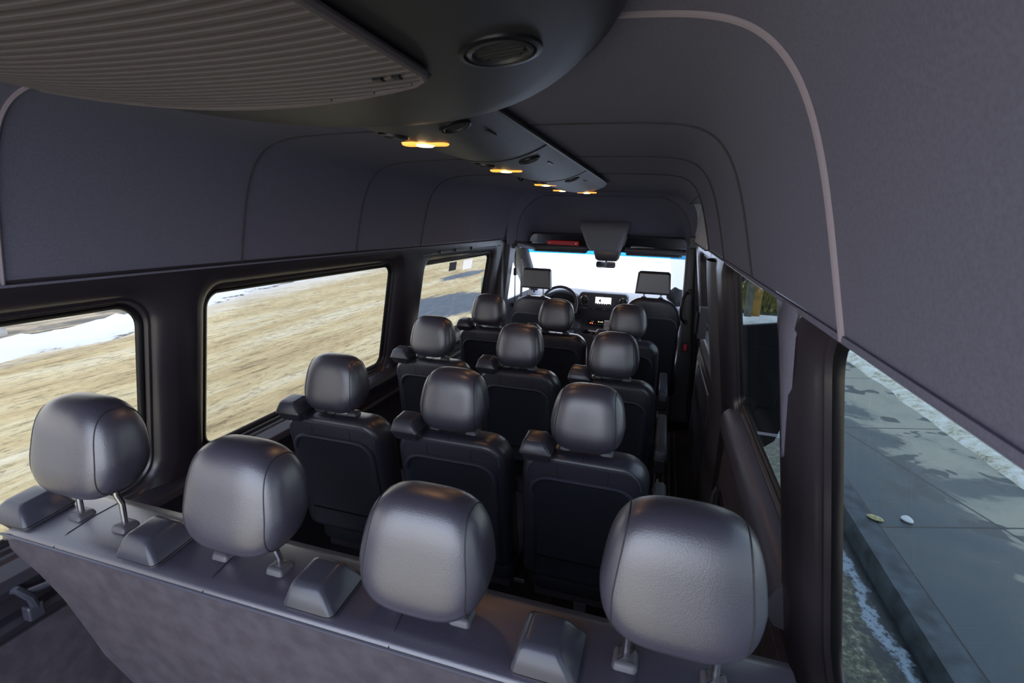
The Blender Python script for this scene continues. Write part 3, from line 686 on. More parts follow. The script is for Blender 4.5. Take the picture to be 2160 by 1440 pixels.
mb.tube([(a, -.0892, b) for a, b in P], .0012, 5); build('screen_mark', mb, mat('faint_pink', (.7, .5, .5), .5), s_)
mb = MB(); mb.box((.055, -.0865, .823), (.30, .006, .016)); k_ = build('button_bar', mb, PLAST, t)
mb = MB()
for x in (-.06, -.045, .04, .05, .06, .12, .135, .15): mb.box((x, -.090, .823), (.006, .002, .004))
build('button_marks', mb, WHITE, k_, flat=True)
mb = MB(); q = [(-.20, .84), (-.18, .855), (-.13, .862), (-.10, .848), (-.12, .835), (-.17, .83)]; mb.rings([[Vector((a, y, b-.012)) for a, b in q] for y in (-.084, -.0875)]); build('key_slot', mb, RUB, t)
mb = MB(); mb.tube([(-.20, -.09, .825), (-.17, -.095, .832), (-.14, -.092, .826), (-.12, -.09, .828)], .005, 6); build('key_trim', mb, CHROME, t)
M = Matrix.Translation((-.235, -.06, .775)) @ Matrix.Rotation(math.pi/2, 4, 'X'); mb = MB(); mb.lathe([(.02, 0), (.02, .008), (.015, .01), (.012, .006)], M, 18); build('start_button', mb, CHROME, t)
mb = MB(); mb.box((.04, -.045, .675), (.30, .02, .05)); k_ = build('climate_panel', mb, RUB, t, bevel=.006)
mb = MB()
for i in range(9): mb.box((-.055+i*.024, -.0562, .662), (.010, .002, .004))
mb.box((-.06, -.0562, .687), (.030, .002, .007)); build('climate_keys', mb, WHITE, k_, flat=True)
mb = MB(); mb.box((-.083, -.0562, .669), (.012, .002, .007)); mb.box((-.063, -.0562, .669), (.012, .002, .007)); build('heat_lights', mb, mat('red_led', (1, .2, .1), .4, emit=((1, .12, .04), 1.2)), k_, flat=True)
mb = MB(); mb.box((.00, -.0562, .688), (.012, .002, .006)); mb.box((.018, -.0562, .688), (.004, .002, .006)); mb.box((.034, -.0562, .688), (.012, .002, .006)); build('temperature_digits', mb, mat('amber_led', (1, .8, .4), .4, emit=((1, .75, .35), 1.0)), k_, flat=True)
mb = MB(); R = []
for x in [-.56+i*.038 for i in range(11)]:
    s2 = 1-((x+.37)/.2)**2; s2 = max(.05, s2); R.append([Vector((x, y, z*s2**.5*1.0+.86)) for y, z in ((-.10, .0), (-.11, .115), (-.08, .13), (.1, .11), (.15, .0))])
mb.rings(R); build('instrument_hood', mb, DASH, t, ang=60)
mb = MB(); R = [[Vector((-.37+(.15-k)*math.cos(a), y, .875+(.085-k)*math.sin(a))) for a in [math.pi*i/16 for i in range(17)]+[-.2]] for y, k in ((-.108, .0), (-.112, .004))]
mb.rings(R); build('instrument_face', mb, RUB, t)
t = thing('steering_wheel', 'dark steering wheel in front of the driver seat', 'steering wheel', (-.37, 4.74, .87)); t.rotation_euler = (math.radians(-22), 0, 0)
ring = [(.172*math.cos(2*math.pi*i/40), 0, .172*math.sin(2*math.pi*i/40)) for i in range(40)]
build('rim', MB().tube(ring, .0145, 10, closed=True), PLAST2, t)
mb = MB(); mb.tube([(.165*math.cos(a), -.012, .165*math.sin(a)) for a in [2*math.pi*i/40 for i in range(40)]], .003, 6, closed=True); build('rim_inlay', mb, CHROME, t)
mb = MB(); mb.rings([[Vector((a, y, b)) for a, b in rrect(-.065, .065, -.06, .045, .03)] for y in (-.02, .03)]); build('hub', mb, PLAST, t, bevel=.008)
for s_ in (-1, 1):
    mb = MB(); mb.box((s_*.115, 0, .0), (.11, .016, .035)); build('spoke', mb, PLAST2, t, bevel=.006)
mb = MB(); mb.tube([(0, .03, 0), (0, .30, -.02)], .035, 12); build('steering_column', mb, PLAST, t)
t = thing('centre_console', 'low centre console with cup holders between the front seats', 'console', (0, 4.86, 0))
mb = MB(); mb.rings([[Vector((a, b, z)) for a, b in inset(rrect(-.19, .24, -.16, .05, .04), k)] for z, k in ((.0, 0), (.59, 0), (.60, .008))]); build('console_body', mb, PLAST2, t, ang=50)
for x in (-.10, .01):
    mb = MB(); M = Matrix.Translation((x, -.06, .601)); mb.lathe([(.046, -.002), (.046, .012), (.040, .014), (.038, .0), (.037, .0005), (.001, .0006)], M, 24); c = build('cup_holder', mb, RUB, t)
mb = MB(); mb.box((.12, -.07, .625), (.12, .14, .05)); build('storage_lid', mb, PLAST2, t, bevel=.012)
o = tag(build('phone_cable', MB().tube([(-.07, 4.77, .628), (-.04, 4.75, .628), (0, 4.745, .628), (.03, 4.76, .628), (.05, 4.77, .628)], .010, 8), WHITE), 'white cable lying across the centre console cup holders', 'cable')
mb = MB(); mb.rings([[Vector((a, b, z)) for a, b in ((-.03, -.02), (.03, -.02), (.025, .02), (-.028, .018))] for z in (0, .03, .08)]); o = tag(build('paper_packet', mb, mat('packet_paper', (.75, .68, .68), .7, var=(40, .3)), flat=True), 'small white and pink paper packet standing on the centre console', 'packet'); o.location = (.10, 4.80, .653)
# side mirror left
t = thing('side_mirror', 'outside mirror beyond the driver door window', 'mirror', (-1.16, 5.05, .86))
mb = superq(.12, .07, .17, 4, 24, 16); mb.xf(Matrix.Translation((0, 0, .05))); build('mirror_shell', mb, PLAST, t)
mb = MB(); mb.rings([[Vector((a, y, b+.05)) for a, b in rrect(-.10, .10, -.15, .15, .03)] for y in (-.072, -.068)]); build('mirror_glass', mb, mat('mirror_blue', (.35, .5, .6), .05, 1), t)
mb = MB(); mb.tube([(.10, 0, -.06), (.26, .02, -.10)], .02, 8); build('arm', mb, PLAST, t)
t = thing('small_display', 'small black display standing at the left of the steering wheel', 'display', (-.765, 5.28, .89))
mb = MB(); mb.rings([[Vector((a, y, b)) for a, b in rrect(-.042, .042, .02, .095, .012)] for y in (0, .014)]); build('display_case', mb, RUB, t, bevel=.003)
mb = MB(); mb.tube([(0, .007, .03), (0, .02, -.0)], .01, 8); build('mount', mb, PLAST, t)
# passenger jacket, bag, seat belt bits
def crumple(name, m, c, d, seed, e=2.2, amp=.25):
    mb = superq(d[0], d[1], d[2], e, 24, 16)
    for i, v in enumerate(mb.v):
        n = noise.noise_vector(v*14+Vector((seed, 0, 0))); mb.v[i] = v+Vector((n.x*d[0], n.y*d[1], n.z*d[2]))*amp
    mb.xf(Matrix.Translation(c)); return build(name, mb, m)
tag(crumple('dark_jacket', JACK, (.715, 5.10, .97), (.10, .08, .085), 1.3, amp=.35), 'dark rolled jacket lying on the dashboard beside the front passenger headrest', 'jacket')
t = thing('passenger_door_panel', 'door sill and trim beside the front passenger seat, pale with painted daylight', 'door trim', (.80, 4.62, 0))  # daylight through the open door is put into the panel colour
mb = MB(); q = [(0, .0), (.0, .42), (.02, .75), (.10, .78), (.14, .4), (.14, .0)]; mb.rings([[Vector((a-.10+(.62-b)*-.06, y, b)) for a, b in q] for y in (0, .25)]); build('trim_panel', mb, LAVD, t, bevel=.01)
mb = MB(); mb.box((-.07, -.01, .44), (.06, .02, .05)); mb.box((-.05, -.012, .60), (.03, .02, .16), Matrix.Rotation(.3, 3, 'Y')); build('bracket', mb, PLAST, t, bevel=.004)
mb = MB(); P = [(-.02, -.2, .95), (-.055, -.18, .85), (-.075, -.16, .74), (-.06, -.15, .66), (-.085, -.15, .6)]; mb.tube([(x+.80, y+4.62, z) for x, y, z in P], .014, 6)
tag(build('seat_belt', mb, JACK), 'black seat belt hanging beside the front passenger seat', 'seat belt')
mb = MB(); R = []
for i in range(9):
    tt = i/8; R.append([Vector((-.795+.02*tt, 4.63-.02*tt+a, 1.36-.75*tt)) + Vector((b, 0, 0)) for a, b in ((-.012, -.002), (.012, -.002), (.012, .002), (-.012, .002))])
mb.rings(R); t = tag(build('seat_belt', mb, JACK), 'black seat belt on the left pillar behind the driver', 'seat belt'); 
mb = MB(); mb.box((-.785, 4.62, 1.17), (.03, .05, .07)); build('belt_loop', mb, PLAST, t, bevel=.006)
mb = MB(); mb.box((.765, 4.20, .45), (.012, .02, .03)); 
# rear left latch
t = thing('wall_latch', 'grey latch bracket on the lower left wall beside the rear bench', 'latch', (-.865, .70, .70))
mb = MB(); mb.tube([(-.03, -.05, .035), (.0, -.045, .04), (.012, -.03, .01), (.006, -.02, -.03)], .010, 8); build('hook', mb, GUIDE, t)
mb = MB(); mb.tube([(0, -.03, .02), (.01, .03, .012), (-.02, .07, .0)], .009, 8); build('lever', mb, GUIDE, t)
mb = MB(); mb.rings([[Vector((a, y, b-.035)) for a, b in rrect(-.014, .016, -.022, .02, .008)] for y in (-.042, -.006)]); build('knob', mb, GUIDE, t, bevel=.006)
# left wall: window C rail with bolts above
mb = MB(); mb.box((-.83, 3.5, 1.437), (.02, 1.5, .03)); rail = struct(build('trim_37', mb, PLAST, bevel=.004))
mb = MB()
for y in (3.0, 3.25, 3.55): mb.lathe([(.012, 0), (.010, .008)], Matrix.Translation((-.819, y, 1.437)) @ Matrix.Rotation(math.pi/2, 4, 'Y'), 10)
build('bolt', mb, RUB, rail)
TRW = bpy.data.materials.new('translucent_decal'); TRW.use_nodes = True; T_ = TRW.node_tree; T_.nodes.clear()
_o = T_.nodes.new('ShaderNodeOutputMaterial'); _t = T_.nodes.new('ShaderNodeBsdfTranslucent'); _t.inputs[0].default_value = (.95, .95, .95, 1); T_.links.new(_t.outputs[0], _o.inputs[0])
# stickers on glass
mb = MB(); mb.box((0, 0, 0), (.002, .125, .062)); o = tag(build('black_sticker', mb, mat('black_decal', (.012, .016, .012), .4), flat=True), 'small black square sticker on the window behind the driver', 'sticker'); o.location = (xg(1.325, -1)+.006, 3.37, 1.312); o.rotation_euler = (0, math.radians(8.8), 0)
mb = MB(); mb.box((0, 0, 0), (.002, .19, .078)); o = tag(build('white_sticker', mb, TRW, flat=True), 'white sticker near the top front corner of the window behind the driver', 'sticker'); o.location = (xg(1.315, -1)+.006, 3.66, 1.306); o.rotation_euler = (0, math.radians(8.8), 0)
# ------------------------------------------------------------ open front passenger door
DOORB = mat('door_black', (.010, .010, .013), .6, spec=.25)
t = thing('open_front_door', 'black inner side of the opened front passenger door outside the right windows', 'door', (1.02, 5.10, 0))
ang = math.atan2(-.30, .82)
def dpt(u, z, o): return Vector((u*math.cos(ang)-o*math.sin(ang)*-1, u*math.sin(ang)-o, z))
ol = [(.0, .70), (.0, -.05), (.10, -.18), (.45, -.30), (.66, -.34), (.74, -.25), (.80, .0), (.85, .4), (.86, .89)]
mb = MB(); mb.rings([[dpt(u, z, o) for u, z in ol] for o in (0, .07)]); build('door_shell', mb, DOORB, t, bevel=.012)
ol2 = [(.25, .60), (.25, .15), (.40, .05), (.70, .05), (.74, .62)]
mb = MB(); mb.rings([[dpt(u, z, o) for u, z in ol2] for o in (.07, .085)]); build('door_card', mb, DOORB, t, bevel=.01)
mb = MB(); mb.rings([[dpt(u, z, o) for u, z in ((.55, -.225), (.76, -.20), (.76, -.175), (.55, -.20))] for o in (.07, .078)]); build('sill_strip', mb, LAVD, t)
mb = MB(); mb.tube([dpt(.66, .84, .04), dpt(.66, .90, .04)], .006, 8); build('lock_pin', mb, RUB, t)
mb = MB(); mb.tube([dpt(.0, .70, .035), dpt(.02, .85, .035), dpt(.38, 1.33, .035), dpt(.46, 1.38, .035), dpt(.84, 1.40, .035), dpt(.87, .89, .035)], .02, 8); build('window_frame', mb, PLAST, t)

# ------------------------------------------------------------ outside
def groundmat(name):
    m = bpy.data.materials.new(name); m.use_nodes = True; T = m.node_tree; b = T.nodes['Principled BSDF']; b.inputs['Roughness'].default_value = .75
    return m, T, b
def N_(T, k, **kw):
    n = T.nodes.new('ShaderNode'+k)
    for a, v in kw.items():
        if a in n.inputs: n.inputs[a].default_value = v
        else: setattr(n, a, v)
    return n
def ramp(T, src, stops, interp='LINEAR'):
    r = T.nodes.new('ShaderNodeValToRGB'); r.color_ramp.interpolation = interp
    while len(r.color_ramp.elements) < len(stops): r.color_ramp.elements.new(.5)
    for e, (p, c) in zip(r.color_ramp.elements, stops): e.position = p; e.color = (*c, 1) if len(c) == 3 else c
    T.links.new(src, r.inputs[0]); return r.outputs[0]
def mapn(T, tc, rot=0, scale=(1, 1, 1), loc=(0, 0, 0)):
    mp = T.nodes.new('ShaderNodeMapping'); mp.inputs['Rotation'].default_value = (0, 0, rot); mp.inputs['Scale'].default_value = scale; mp.inputs['Location'].default_value = loc
    T.links.new(tc.outputs['Object'], mp.inputs[0]); return mp.outputs[0]
def noi(T, vec, sc_, det=4, rough=.6, dist=0):
    n = N_(T, 'TexNoise'); n.inputs['Scale'].default_value = sc_; n.inputs['Detail'].default_value = det; n.inputs['Roughness'].default_value = rough; n.inputs['Distortion'].default_value = dist
    T.links.new(vec, n.inputs['Vector']); return n.outputs[0]
def mix(T, f, a, b, mode='MIX'):
    x = T.nodes.new('ShaderNodeMix'); x.data_type = 'RGBA'; x.blend_type = mode
    for s_, v in ((0, f), (6, a), (7, b)):
        if hasattr(v, 'is_linked') or hasattr(v, 'links'): T.links.new(v, x.inputs[s_])
        else: x.inputs[s_].default_value = v if s_ == 0 else (*v, 1)
    return x.outputs[2]
def math_(T, op, a, b=None):
    x = T.nodes.new('ShaderNodeMath'); x.operation = op
    for i, v in enumerate((a, b)):
        if v is None: continue
        if hasattr(v, 'links'): T.links.new(v, x.inputs[i])
        else: x.inputs[i].default_value = v
    return x.outputs[0]
# left road
m, T, b = groundmat('sandy_snow_road'); tc = T.nodes.new('ShaderNodeTexCoord')
road_rot = math.radians(-9)
vs1 = mapn(T, tc, road_rot, (1.0, .12, 1)); big = noi(T, vs1, 1.6, 5, .62, .3)
vs2 = mapn(T, tc, road_rot, (6.0, .8, 1)); fine = noi(T, vs2, 2.2, 6, .75, .4)
vs3 = mapn(T, tc, road_rot, (2.2, .35, 1)); mid = noi(T, vs3, 2.0, 5, .7, .2)
grit = noi(T, mapn(T, tc, road_rot, (1, .55, 1)), 14, 5, .8, .3)
c1 = ramp(T, big, [(.34, (.50, .39, .20)), (.47, (.66, .54, .30)), (.57, (.74, .65, .42)), (.72, (.80, .74, .58))])
c2 = ramp(T, fine, [(.38, (.35, .31, .25)), (.46, (.90, .86, .78)), (.58, (1, .98, .93)), (.70, (1.3, 1.28, 1.22))])
c = mix(T, .8, c1, c2, 'MULTIPLY')
c3 = ramp(T, grit, [(.36, (.30, .27, .22)), (.45, (.9, .88, .82)), (.6, (1, 1, 1)), (.75, (1.2, 1.2, 1.15))])
c = mix(T, .65, c, c3, 'MULTIPLY')
geo = T.nodes.new('ShaderNodeSeparateXYZ'); T.links.new(tc.outputs['Object'], geo.inputs[0])
X, Y = geo.outputs[0], geo.outputs[1]
# whiter towards the snow bank
e = math_(T, 'ADD', X, math_(T, 'MULTIPLY', Y, .18)); e = math_(T, 'ADD', e, math_(T, 'MULTIPLY', mid, 2.6))
wf = ramp(T, math_(T, 'MULTIPLY', math_(T, 'ADD', e, 8.0), .2), [(.10, (1, 1, 1)), (.45, (0, 0, 0))])
c = mix(T, wf, c, (.84, .83, .80))
# wet asphalt showing through
def patch(cx, cy, sx, sy, am=1.2):
    dx = math_(T, 'DIVIDE', math_(T, 'SUBTRACT', X, cx), sx); dy = math_(T, 'DIVIDE', math_(T, 'SUBTRACT', Y, cy), sy)
    d = math_(T, 'SQRT', math_(T, 'ADD', math_(T, 'MULTIPLY', dx, dx), math_(T, 'MULTIPLY', dy, dy)))
    d = math_(T, 'ADD', d, math_(T, 'MULTIPLY', math_(T, 'SUBTRACT', mid, .5), am)); return d
d = math_(T, 'MINIMUM', patch(-4.75, 11.9, 1.15, 2.7), patch(-7.0, 18.6, .42, 2.6, 1.6))
d = math_(T, 'MINIMUM', d, patch(-3.0, 7.1, .35, 1.7, 3.2))
pf = ramp(T, d, [(.75, (1, 1, 1)), (.95, (0, 0, 0))])
asp = ramp(T, fine, [(.35, (.06, .085, .12)), (.6, (.10, .135, .18)), (.7, (.25, .27, .27))])
c = mix(T, pf, c, asp)
# far road whitens
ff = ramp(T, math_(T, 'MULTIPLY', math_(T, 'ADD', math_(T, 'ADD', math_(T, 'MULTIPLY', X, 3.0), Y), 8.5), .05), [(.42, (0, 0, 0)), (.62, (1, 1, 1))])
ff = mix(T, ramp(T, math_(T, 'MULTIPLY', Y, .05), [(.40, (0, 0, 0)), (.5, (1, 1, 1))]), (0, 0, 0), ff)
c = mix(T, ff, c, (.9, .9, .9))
T.links.new(c, b.inputs['Base Color'])
bm_ = N_(T, 'Bump'); bm_.inputs['Strength'].default_value = .6; bm_.inputs['Distance'].default_value = .05; T.links.new(math_(T, 'ADD', fine, grit), bm_.inputs['Height']); T.links.new(bm_.outputs[0], b.inputs['Normal'])
mb = MB(); mb.add([(-60, -15, -.55), (1.75, -15, -.55), (1.75, 120, -.55), (-60, 120, -.55)], [(0, 1, 2, 3)])
struct(build('snowy_road', mb, m, flat=True), 'road covered in tan sand and slush')
# snow bank
m, T, b = groundmat('bank_snow'); b.inputs['Roughness'].default_value = .6; tc = T.nodes.new('ShaderNodeTexCoord')
n1 = noi(T, mapn(T, tc, road_rot, (1.4, .4, 1)), 2.4, 6, .75, .4)
geo = T.nodes.new('ShaderNodeSeparateXYZ'); T.links.new(tc.outputs['Object'], geo.inputs[0])
low = math_(T, 'ADD', math_(T, 'MULTIPLY', geo.outputs[2], 2.2), n1)
cc = ramp(T, low, [(-.0, (.05, .05, .06)), (.0, (.05, .05, .06))])
hh = math_(T, 'ADD', math_(T, 'MULTIPLY', math_(T, 'ADD', geo.outputs[2], .55), 2.5), n1)
cc = ramp(T, hh, [(.47, (.09, .09, .10)), (.505, (.50, .47, .42)), (.55, (.74, .76, .80)), (.9, (.84, .86, .90))])
T.links.new(cc, b.inputs['Base Color'])
bn = N_(T, 'Bump'); bn.inputs['Strength'].default_value = .5; bn.inputs['Distance'].default_value = .06; T.links.new(n1, bn.inputs['Height']); T.links.new(bn.outputs[0], b.inputs['Normal'])
base = [(-8.15, 2.0), (-8.2, 5.16), (-8.25, 6.3), (-9.5, 9.1), (-10.7, 12.9), (-11.3, 20), (-12.5, 32), (-14, 50)]
def bankx(y):
    for (x0, y0), (x1, y1) in zip(base, base[1:]):
        if y <= y1: return x0+(x1-x0)*max(0, (y-y0))/(y1-y0)
    return base[-1][0]
mb = MB(); R = []; 
for i in range(130):
    y = 1.0+i*.32 if i < 80 else 26.6+(i-80)*.6; R_ = []
    for j in range(17):
        tt = j/16; wd = 1.15+.02*y; x = bankx(y)-.15-wd*tt
        h = .17*math.sin(math.pi*min(1, tt*.95+.02))**.8
        n = noise.noise(Vector((x*1.6, y*1.3, 0)))*.16+noise.noise(Vector((x*5, y*4, 3)))*.07
        h = max(-.03, h+n*(.25+math.sin(math.pi*tt))*.9-.03)
        R_.append(Vector((x+noise.noise(Vector((y*1.1, 7, tt)))*.25, y, -.55+h)))
    R.append(R_)
mb.rings(R, closed=False, cap=False); o = tag(build('snow_bank', mb, m, ang=180), 'long bank of white plowed snow along the far road edge', 'snow bank'); o['kind'] = 'stuff'
# field behind
m, T, b = groundmat('muddy_field'); tc = T.nodes.new('ShaderNodeTexCoord')
n1 = noi(T, mapn(T, tc, road_rot, (1.5, .35, 1)), 1.6, 6, .7, .6); c = ramp(T, n1, [(.36, (.10, .09, .075)), (.46, (.22, .19, .15)), (.52, (.42, .34, .22)), (.62, (.60, .50, .34)), (.75, (.7, .66, .58))]); T.links.new(c, b.inputs['Base Color'])
mb = MB(); mb.add([(-60, -5, -.535), (-9.6, -5, -.535), (-10.0, 9.0, -.535), (-12.4, 14, -.535), (-13.5, 30, -.535), (-18, 60, -.535), (-60, 60, -.535)], [(0, 1, 2, 3, 4, 5, 6)])
struct(build('muddy_field', mb, m, flat=True), 'brown and grey muddy ground beyond the snow bank')
def barrier(x, y, rz, label, L=2.2):
    t = thing('concrete_barrier', label, 'barrier', (x, y, -.55), rz, 'concrete road barriers')
    prof = [(-.30, 0), (.30, 0), (.30, .10), (.17, .30), (.10, .72), (.075, .78), (-.075, .78), (-.10, .72), (-.17, .30), (-.30, .10)]
    mb = MB(); mb.rings([[Vector((a, yy, b)) for a, b in prof] for yy in (-L, 0)]); build('barrier_body', mb, CONC, t, bevel=.03)
    mb = MB()
    for yy in (-.35, -.50): mb.box((.205, yy, .30), (.10, .06, .42), Matrix.Rotation(-.34, 3, 'Y'))
    build('slot', mb, mat('slot_dark', (.06, .06, .06), .8), t)
    return t
barrier(-10.35, 5.45, math.radians(10), 'grey concrete barrier in snow at the left edge of the rear quarter window')
barrier(-11.75, 10.35, math.radians(10), 'grey concrete barrier behind snow at the corner of the long middle window')
# right side: gutter, curb, sidewalk
m, T, b = groundmat('wet_gutter'); b.inputs['Roughness'].default_value = .4; tc = T.nodes.new('ShaderNodeTexCoord')
geo = T.nodes.new('ShaderNodeSeparateXYZ'); T.links.new(tc.outputs['Object'], geo.inputs[0])
n1 = noi(T, mapn(T, tc, 0, (1, 1, 1)), 3, 6, .7, .6); n2 = noi(T, mapn(T, tc, 0, (1, 1, 1)), 22, 5, .8)
base_ = ramp(T, n2, [(.40, (.012, .014, .018)), (.62, (.035, .04, .045))])
moss = ramp(T, n2, [(.40, (.018, .02, .018)), (.5, (.07, .075, .045)), (.60, (.22, .22, .13)), (.7, (.45, .50, .50))])
fm = ramp(T, math_(T, 'ADD', math_(T, 'MULTIPLY', math_(T, 'SUBTRACT', 1.78, geo.outputs[0]), 1.2), n1), [(.30, (0, 0, 0)), (.42, (1, 1, 1))])
c = mix(T, fm, base_, moss)
n4 = noi(T, mapn(T, tc, 0, (1, .7, 1)), 5, 5, .7); edge = math_(T, 'ABSOLUTE', math_(T, 'SUBTRACT', math_(T, 'ADD', geo.outputs[0], math_(T, 'MULTIPLY', n4, .3)), 2.10))
sf = ramp(T, edge, [(.018, (1, 1, 1)), (.038, (0, 0, 0))]); sf = mix(T, ramp(T, n2, [(.38, (0, 0, 0)), (.44, (1, 1, 1))]), (0, 0, 0), sf)
c = mix(T, sf, c, (.30, .38, .46)); T.links.new(c, b.inputs['Base Color'])
mb = MB(); mb.add([(1.75, -15, -.55), (2.06, -15, -.55), (2.06, 60, -.55), (1.75, 60, -.55)], [(0, 1, 2, 3)]); mb.add([(.9, -10, -.548), (1.76, -10, -.548), (1.76, 60, -.548), (.9, 60, -.548)], [(0, 1, 2, 3)])
struct(build('gutter', mb, m, flat=True), 'dark wet gutter with melting slush')
m, T, b = groundmat('sidewalk_concrete'); b.inputs['Roughness'].default_value = .45; tc = T.nodes.new('ShaderNodeTexCoord')
rot = math.radians(-18.4); v = mapn(T, tc, rot)
s2 = T.nodes.new('ShaderNodeSeparateXYZ'); T.links.new(v, s2.inputs[0])
n1 = noi(T, mapn(T, tc), .9, 5, .6, .8); n2 = noi(T, mapn(T, tc), 90, 3, .8); n3 = noi(T, mapn(T, tc), 3.6, 2, .5, .3)
geo = T.nodes.new('ShaderNodeSeparateXYZ'); T.links.new(tc.outputs['Object'], geo.inputs[0])
wet = math_(T, 'ADD', n1, math_(T, 'MULTIPLY', math_(T, 'SUBTRACT', 3.05, geo.outputs[0]), .22))
wet = math_(T, 'ADD', wet, math_(T, 'MULTIPLY', math_(T, 'SUBTRACT', 4.2, geo.outputs[1]), .03))
c = ramp(T, wet, [(.40, (.34, .335, .27)), (.485, (.26, .265, .22)), (.515, (.085, .100, .105)), (.7, (.052, .072, .088))])
c = mix(T, ramp(T, n3, [(.60, (0, 0, 0)), (.62, (1, 1, 1))]), c, (.055, .068, .072))
c = mix(T, .35, c, ramp(T, n2, [(.3, (.5, .5, .5)), (.7, (1.3, 1.3, 1.3))]), 'MULTIPLY')
def joint(coord, off, per):
    f = math_(T, 'FRACT', math_(T, 'DIVIDE', math_(T, 'SUBTRACT', coord, off), per)); return math_(T, 'MINIMUM', f, math_(T, 'SUBTRACT', 1.0, f))
# rotated frame: u = x cos - y sin ; v = x sin + y cos
ca_, sa_ = math.cos(rot), math.sin(rot)
uu = 2.56*ca_-5.78*sa_*-1*-1; U0 = 2.56*ca_-5.78*sa_; V1 = 2.014*sa_+3.733*ca_; V2 = 2.58*sa_+5.79*ca_
U0r = 2.56*ca_+5.78*sa_; V1r = -2.014*sa_+3.733*ca_; V2r = -2.58*sa_+5.79*ca_
j1 = joint(s2.outputs[0], 4.25, 3.0); j2 = joint(s2.outputs[1], 2.94, 1.81)
jf = math_(T, 'MINIMUM', math_(T, 'MULTIPLY', j1, 3.0), math_(T, 'MULTIPLY', j2, 1.81))
c = mix(T, ramp(T, jf, [(.007, (1, 1, 1)), (.011, (0, 0, 0))]), c, (.012, .014, .016))
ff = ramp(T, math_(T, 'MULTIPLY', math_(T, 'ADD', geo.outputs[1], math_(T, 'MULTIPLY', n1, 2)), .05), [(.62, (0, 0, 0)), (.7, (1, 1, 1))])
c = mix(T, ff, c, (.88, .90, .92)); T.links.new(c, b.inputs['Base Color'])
mb = MB(); mb.box((6.28, 15, -.52), (8.06, 60, .20)); struct(build('sidewalk', mb, m, flat=True), 'concrete sidewalk with damp patches')
CURB = mat('curb_concrete', (.055, .072, .088), .6, var=(9, .45), bump=(60, .4, .004))
mb = MB(); mb.rings([[Vector((x, y, z)) for x, z in ((2.05, -.60), (2.06, -.46), (2.085, -.423), (2.238, -.42), (2.238, -.60))] for y in [-15+i*2.5 for i in range(31)]]); struct(build('curb', mb, CURB, ang=30), 'concrete curb')
mb = MB(); mb.box((2.244, 15, -.50), (.014, 60, .158)); struct(build('curb_joint', mb, RUB, flat=True))
# snow verge on the right
m, T, b = groundmat('verge_snow'); tc = T.nodes.new('ShaderNodeTexCoord'); n1 = noi(T, mapn(T, tc), 5, 6, .8, .5)
T.links.new(ramp(T, n1, [(.36, (.22, .20, .12)), (.46, (.62, .60, .48)), (.6, (.85, .86, .82))]), b.inputs['Base Color'])
mb = MB(); R = []
for i in range(56):
    y = 4.5+i*.14; x0 = 3.58+.06*noise.noise(Vector((y*1.5, 0, 0)))+(-.05)*(y-6.5)*.25
    R.append([Vector((x0+dx, y, -.42+h+.03*noise.noise(Vector((dx*4, y*3, 1))))) for dx, h in ((0, -.03), (.06, .03), (.2, .06), (.6, .09), (1.4, .10), (3.0, .12))])
mb.rings(R, closed=False, cap=False); o = tag(build('snow_verge', mb, m, ang=180), 'crusted snow lying along the far side of the sidewalk', 'snow'); o['kind'] = 'stuff'
mb = superq(.035, .055, .012, 2, 12, 8); o = tag(build('dry_leaf', mb, mat('leaf', (.45, .42, .22), .7, var=(60, .5))), 'dry yellow leaf lying on the curb joint', 'leaf')
P = Vector((2.245, 3.95, -.41)); o.location = P; o.rotation_euler = (0, 0, 1.0)
o = tag(crumple('paper_scrap', mat('scrap', (.7, .72, .74), .6), (0, 0, 0), (.045, .04, .015), 4.2, amp=.4), 'small white scrap lying on the sidewalk near the curb', 'litter'); o.location = (2.47, 4.0, -.408)
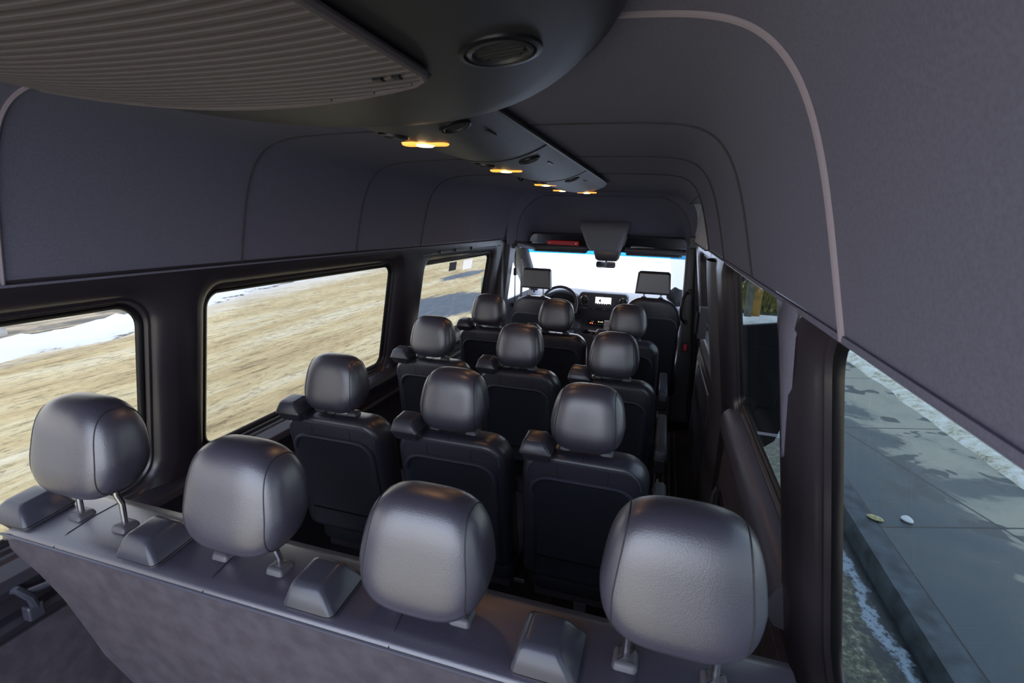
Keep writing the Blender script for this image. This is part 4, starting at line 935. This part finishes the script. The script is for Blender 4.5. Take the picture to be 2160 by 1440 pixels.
# fence and grass bank
def fpost(x, y, wd, h, m): return MB().box((x, y, -.42+h/2), (wd, .12, h))
t = thing('timber_fence', 'weathered timber rail fence at the far end of the sidewalk', 'fence', (2.7, 12.9, 0))
build('post', MB().box((-.13, -.05, .55), (.15, .14, 1.95)), WOOD, t, bevel=.01); build('post', MB().box((.05, .10, .55), (.20, .14, 1.95)), WOODY, t, bevel=.01)
mb = MB(); mb.box((1.85, .05, .42), (4.2, .06, .26), Matrix.Rotation(math.radians(2), 3, 'Y')); build('rail', mb, WOOD, t, bevel=.006)
mb = MB(); mb.box((1.9, .05, 1.15), (4.2, .06, .22), Matrix.Rotation(math.radians(2), 3, 'Y')); build('rail', mb, WOOD, t, bevel=.006)
random.seed(5); mb = MB()
for i in range(5200):
    x = random.uniform(2.45, 6.2); y = random.uniform(13.3, 15.6); k = (y-13.2); h = random.uniform(.14, .42); l = random.uniform(-.12, .16); z0 = -.42+k*.62
    a = Vector((x, y, z0-.02)); w_ = .010
    mb.add([a+Vector((-w_, 0, 0)), a+Vector((w_, 0, 0)), a+Vector((l*.6+w_*.6, -.04, h*.6)), a+Vector((l, -.10, h)), a+Vector((l*.6-w_*.6, -.04, h*.6))], [(0, 1, 2, 3, 4)])
GRS = mat('dry_grass', (.22, .20, .045), .7, var=(3, .6)); o = tag(build('tall_grass', mb, GRS, flat=True), 'dry yellow green grass on the bank behind the timber fence', 'grass'); o['kind'] = 'stuff'
mb = MB(); mb.add([(2.4, 13.2, -.43), (8, 13.2, -.43), (8, 17, 2.2), (3.2, 17, 2.2)], [(0, 1, 2, 3)]); struct(build('grass_bank', mb, mat('bank_soil', (.05, .055, .03), .9, var=(4, .6)), flat=True), 'dark grassy slope')
# ------------------------------------------------------------ snow ahead
mb = MB()
random.seed(9)
for i in range(9):
    x = random.uniform(-2.5, 7); h = random.uniform(.6, 1.4)
    tag(build('marker_stake', MB().tube([(x, 38+random.uniform(-3, 6), -.55), (x+.02, 38, -.55+h)], .012, 6), WOOD), 'thin distant stake standing in the snow ahead of the windshield', 'stake', 'snow stakes ahead of the van')
for o in bpy.data.objects:
    pass
